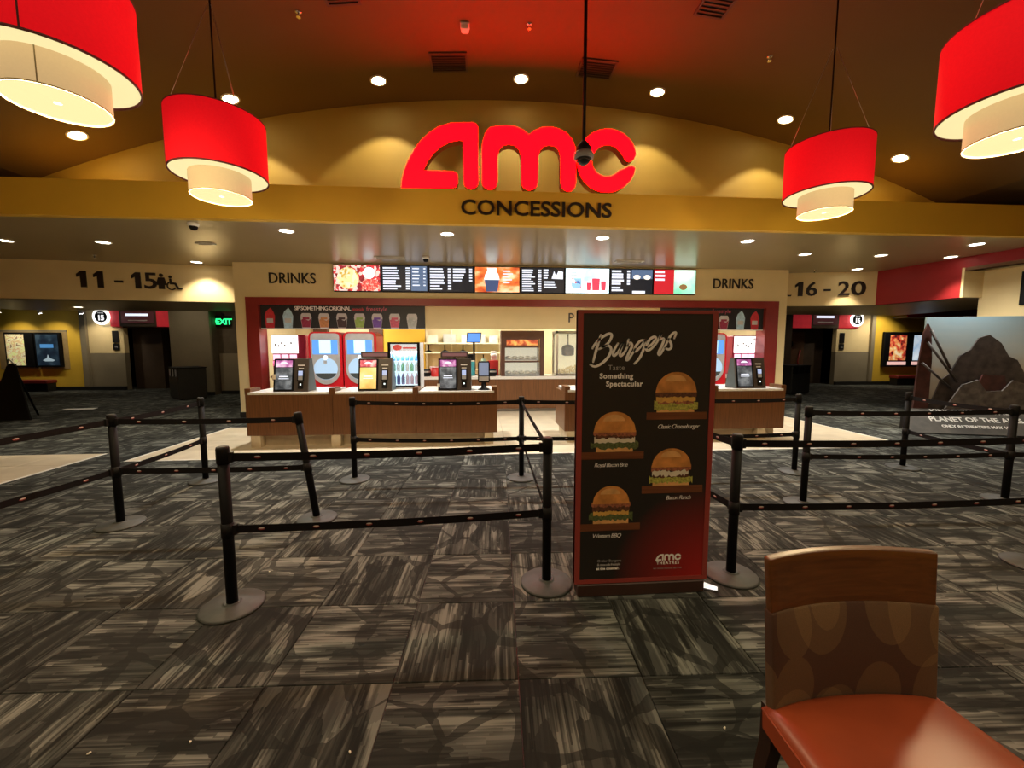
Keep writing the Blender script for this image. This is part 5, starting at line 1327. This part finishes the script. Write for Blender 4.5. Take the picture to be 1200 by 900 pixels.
# exit sign
t = thing('exit_sign', 'small green lit EXIT sign with arrow in the left hall', 'exit sign', (-8.89, 14.74, 2.33))
bx('plate', M_BLACKP, t, -.27, .27, 0, .04, 0, .36, c=.006); bx('stem', M_BLACKP, t, -.03, .03, .0, .04, .36, .45)
M_EXIT = glow('exit_green', (.02, 1.0, .22), 2.2)
text('exit_text', 'EXIT', .27, M_EXIT, (.03, -.002, .08), t, bold=.008, space=.95); MB().plate([(-.255, .18), (-.20, .25), (-.20, .11)], -.003, 0).build('arrow', M_EXIT, t)
# waste stations
def waste(label, x, y, rz, labels=True):
    t = thing('waste_station', label, 'waste bin', (x, y, 0), rz)
    mm = mat('waste_black', (.022, .022, .020), .45)
    bx('cabinet', mm, t, 0, 1.0, 0, .72, .03, .97, c=.01); bx('top', M_BLACKP, t, -.02, 1.02, -.02, .74, .97, 1.0, c=.006); bx('plinth', M_BASEB, t, .03, .97, .03, .69, 0, .03)
    for k in range(3): bx('door', mm, t, .015 + .325 * k, .335 + .325 * k, -.012, 0, .06, .70)
    for k in range(3):
        fl_ = bx('flap', M_BLACKP, t, .04 + .325 * k, .31 + .325 * k, -.014, 0, .72, .95)
        if labels: MB().plate([(.09 + .325 * k, .75), (.175 + .325 * k, .70), (.26 + .325 * k, .75), (.26 + .325 * k, .93), (.09 + .325 * k, .93)], -.018, -.014).build('label', M_PRINTGRY, fl_)
waste('black waste station with three white labels in the left hall', -10.02, 13.72, R(-42)); waste('black waste station in the right hall', 10.55, 13.1, R(20), False)
# dark door leaf with handle in each recess
for x, lb in ((-12.45, 'brown auditorium door in the left hall recess'), (13.3, 'dark auditorium door in the right hall recess')):
    t = thing('auditorium_door', lb, 'door', (x, 17.22, 0)); mdoor = mat('door_brown', (.10, .045, .020), .5)
    bx('leaf', mdoor, t, 0, 1.05, 0, .06, .02, 2.3, c=.004); MB().disc(.30, 1.75, .22, -.01, 0).build('porthole', M_BLACK, t)
    MB().tube([(.85, -.05, .6), (.72, -.08, 1.0), (.85, -.05, 1.5)], .03, 10).build('handle', M_REDTRIM, t)
# easel board at the left edge, card on the floor
t = thing('easel_board', 'black folding easel board cut by the left edge', 'easel', (-11.0, 9.95, 0))
MB().add([(0, -.25, 0), (.92, -.25, 0), (.46, 0, 1.25), (.30, 0, 1.25), (0, -.22, 0), (.92, -.22, 0), (.46, .03, 1.25), (.30, .03, 1.25)], [(0, 1, 2, 3), (7, 6, 5, 4), (0, 4, 5, 1), (1, 5, 6, 2), (2, 6, 7, 3), (3, 7, 4, 0)]).build('front_board', M_BLACKP, t)
MB().tube([(.38, .03, 1.25), (.38, .45, 0)], .02, 8).build('rear_leg', M_BLACK, t); MB().tube([(.30, 0, 1.20), (.38, -.04, 1.36), (.48, 0, 1.20)], .012, 8).build('handle', M_STEEL, t)
o = MB().slab([(-10.9, 11.2), (-10.2, 11.3), (-10.3, 11.55), (-11.0, 11.45)], .001, .004).build('floor_card', M_WHITE); tag(o, 'white card lying on the carpet beyond the easel', 'card')
# wall screen in the right recess
t = thing('wall_screen', 'black wall screen cut by the right picture edge', 'screen', (10.69, 7.46, 2.46), math.atan(.164))
bx('body', M_BLACK, t, 0, .05, -1.1, .0, 0, .66, c=.008); bx('screen', M_BLACKP, t, -.004, 0, -1.07, -.03, .03, .63)

# ---- movie standee
st = thing('movie_standee', 'big movie standee with desert picture and pale lettering at right', 'standee', (8.02, 6.98, 0), math.atan2(-.40, 1.52))
def standee_sky():
    m, nt, b = _new('standee_sky'); L = nt.links; N = nt.nodes
    geo = N.new('ShaderNodeNewGeometry'); sp = N.new('ShaderNodeSeparateXYZ'); L.new(geo.outputs['Position'], sp.inputs[0])
    nz = N.new('ShaderNodeTexNoise'); nz.inputs['Scale'].default_value = 2.5; mp = N.new('ShaderNodeMapping'); mp.inputs['Scale'].default_value = (.6, .6, 2.5); L.new(geo.outputs['Position'], mp.inputs[0]); L.new(mp.outputs[0], nz.inputs['Vector'])
    ad = N.new('ShaderNodeMath'); ad.operation = 'MULTIPLY_ADD'; L.new(nz.outputs['Fac'], ad.inputs[0]); ad.inputs[1].default_value = .5; L.new(sp.outputs[2], ad.inputs[2])
    mr = N.new('ShaderNodeMapRange'); mr.inputs['From Min'].default_value = .7; mr.inputs['From Max'].default_value = 2.45; L.new(ad.outputs[0], mr.inputs['Value'])
    rp = N.new('ShaderNodeValToRGB'); cr = rp.color_ramp
    while len(cr.elements) < 4: cr.elements.new(.5)
    for e, (p, c) in zip(cr.elements, ((0, (.34, .24, .14)), (.4, (.42, .36, .27)), (.62, (.40, .44, .42)), (1, (.26, .38, .44)))): e.position = p; e.color = c + (1,)
    L.new(mr.outputs[0], rp.inputs['Fac']); L.new(rp.outputs[0], b.inputs['Base Color']); b.inputs['Roughness'].default_value = .5; return m
M_ROCK = mat('standee_rock', (.040, .030, .026), .6, var=.6, scale=7); M_ROCK2 = mat('standee_rock_grey', (.11, .095, .085), .6, var=.5, scale=9); M_MAR = mat('standee_maroon', (.060, .018, .015), .6, var=.4, scale=8)
bx('back_board', standee_sky(), st, .54, 2.30, .60, .64, .25, 2.21)
bx('rear_prop', mat('card_brown', (.30, .22, .13), .8), st, 1.2, 1.9, .64, .95, 0, 1.6)
MB().plate([(.36, .02), (.56, .02), (.63, .35), (.62, 1.4), (.57, 1.95), (.51, 2.08), (.45, 1.9), (.40, 1.2)], .50, .54).build('side_wing', M_MAR, st)
# generic rocky silhouette standing off the board
def ridge(pts, y, m, nm): MB().plate(pts, y, y + .03).build(nm, m, st)
ridge([(.62, .42), (2.28, .42), (2.28, 1.02), (2.15, 1.10), (2.0, 1.38), (1.86, 1.45), (1.72, 1.70), (1.52, 1.86), (1.36, 1.80), (1.25, 1.58), (1.08, 1.46), (.95, 1.12), (.80, .98), (.72, .7)], .50, M_ROCK, 'rock_cutout')
ridge([(.85, .42), (2.3, .42), (2.15, .92), (1.9, 1.0), (1.75, .8), (1.5, .78), (1.35, 1.0), (1.1, .9), (.95, .62)], .42, M_ROCK2, 'boulder_cutout')
ridge([(1.35, .80), (1.85, .78), (1.80, 1.08), (1.45, 1.10)], .46, M_MAR, 'cloth_cutout')
for a_, b2 in (((.50, 1.72), (1.05, .95)), ((.44, 1.32), (1.0, .78)), ((.54, 1.95), (.92, 1.20))):
    MB().tube([(a_[0], .47, a_[1]), (b2[0], .47, b2[1])], .022, 8).build('pole_cutout', M_ROCK, st)
# sloping title panel at its foot
q = MB().add([(.0, 0, .02), (2.30, 0, .02), (2.30, .5, .42), (.30, .5, .42), (.0, .06, .0), (2.30, .06, .0), (2.30, .56, .40), (.30, .56, .40)], [(0, 1, 2, 3), (7, 6, 5, 4), (0, 4, 5, 1), (1, 5, 6, 2), (2, 6, 7, 3), (3, 7, 4, 0)])
q.build('title_panel', mat('standee_ground', (.055, .048, .038), .7, var=.4, scale=4), st)
M_TITLE = mat('title_print', (.62, .60, .54), .5, var=.1)
for body, x, v, size in (('KINGDOM OF THE', .62, .40, .15), ('PLANET OF THE APES', .50, .24, .155), ('ONLY IN THEATERS MAY 10', .62, .12, .085)):
    o = text('title_text', body, size, M_TITLE, (x, v - .004, .02 + v * .8 + .006), st, align='LEFT', bold=.004)
    o.rotation_euler = (math.atan2(.4, .5), 0, 0)
for x in (.25, 2.0): bx('support_box', M_BASEB, st, x, x + .2, .52, .62, 0, .26)

# stray popcorn on the carpet
for k, (x, y, lb) in enumerate(((-1.55, 2.92, 'stray popcorn behind the nearest left stanchion base'), (-1.21, 1.62, 'stray popcorn on the dark foreground carpet at left centre'), (-1.58, 1.60, 'stray popcorn nearest the left picture edge'), (-.54, 1.53, 'stray popcorn below the middle of the foreground carpet'), (1.02, 1.52, 'stray popcorn on the carpet before the poster'))):
    q = MB(); rr = random.Random(k)
    for j in range(4):
        q.lathe([(.001, 0), (.003, .001), (.0035, .004), (.0025, .006), (.001, .007)], ((rr.random() - .5) * .006, (rr.random() - .5) * .006, 0), 8)
    o = q.build('popcorn_piece', mat('stray_popcorn', (.85, .80, .68), .8)); o.location = (x, y, 0); tag(o, lb, 'popcorn', 'stray popcorn')
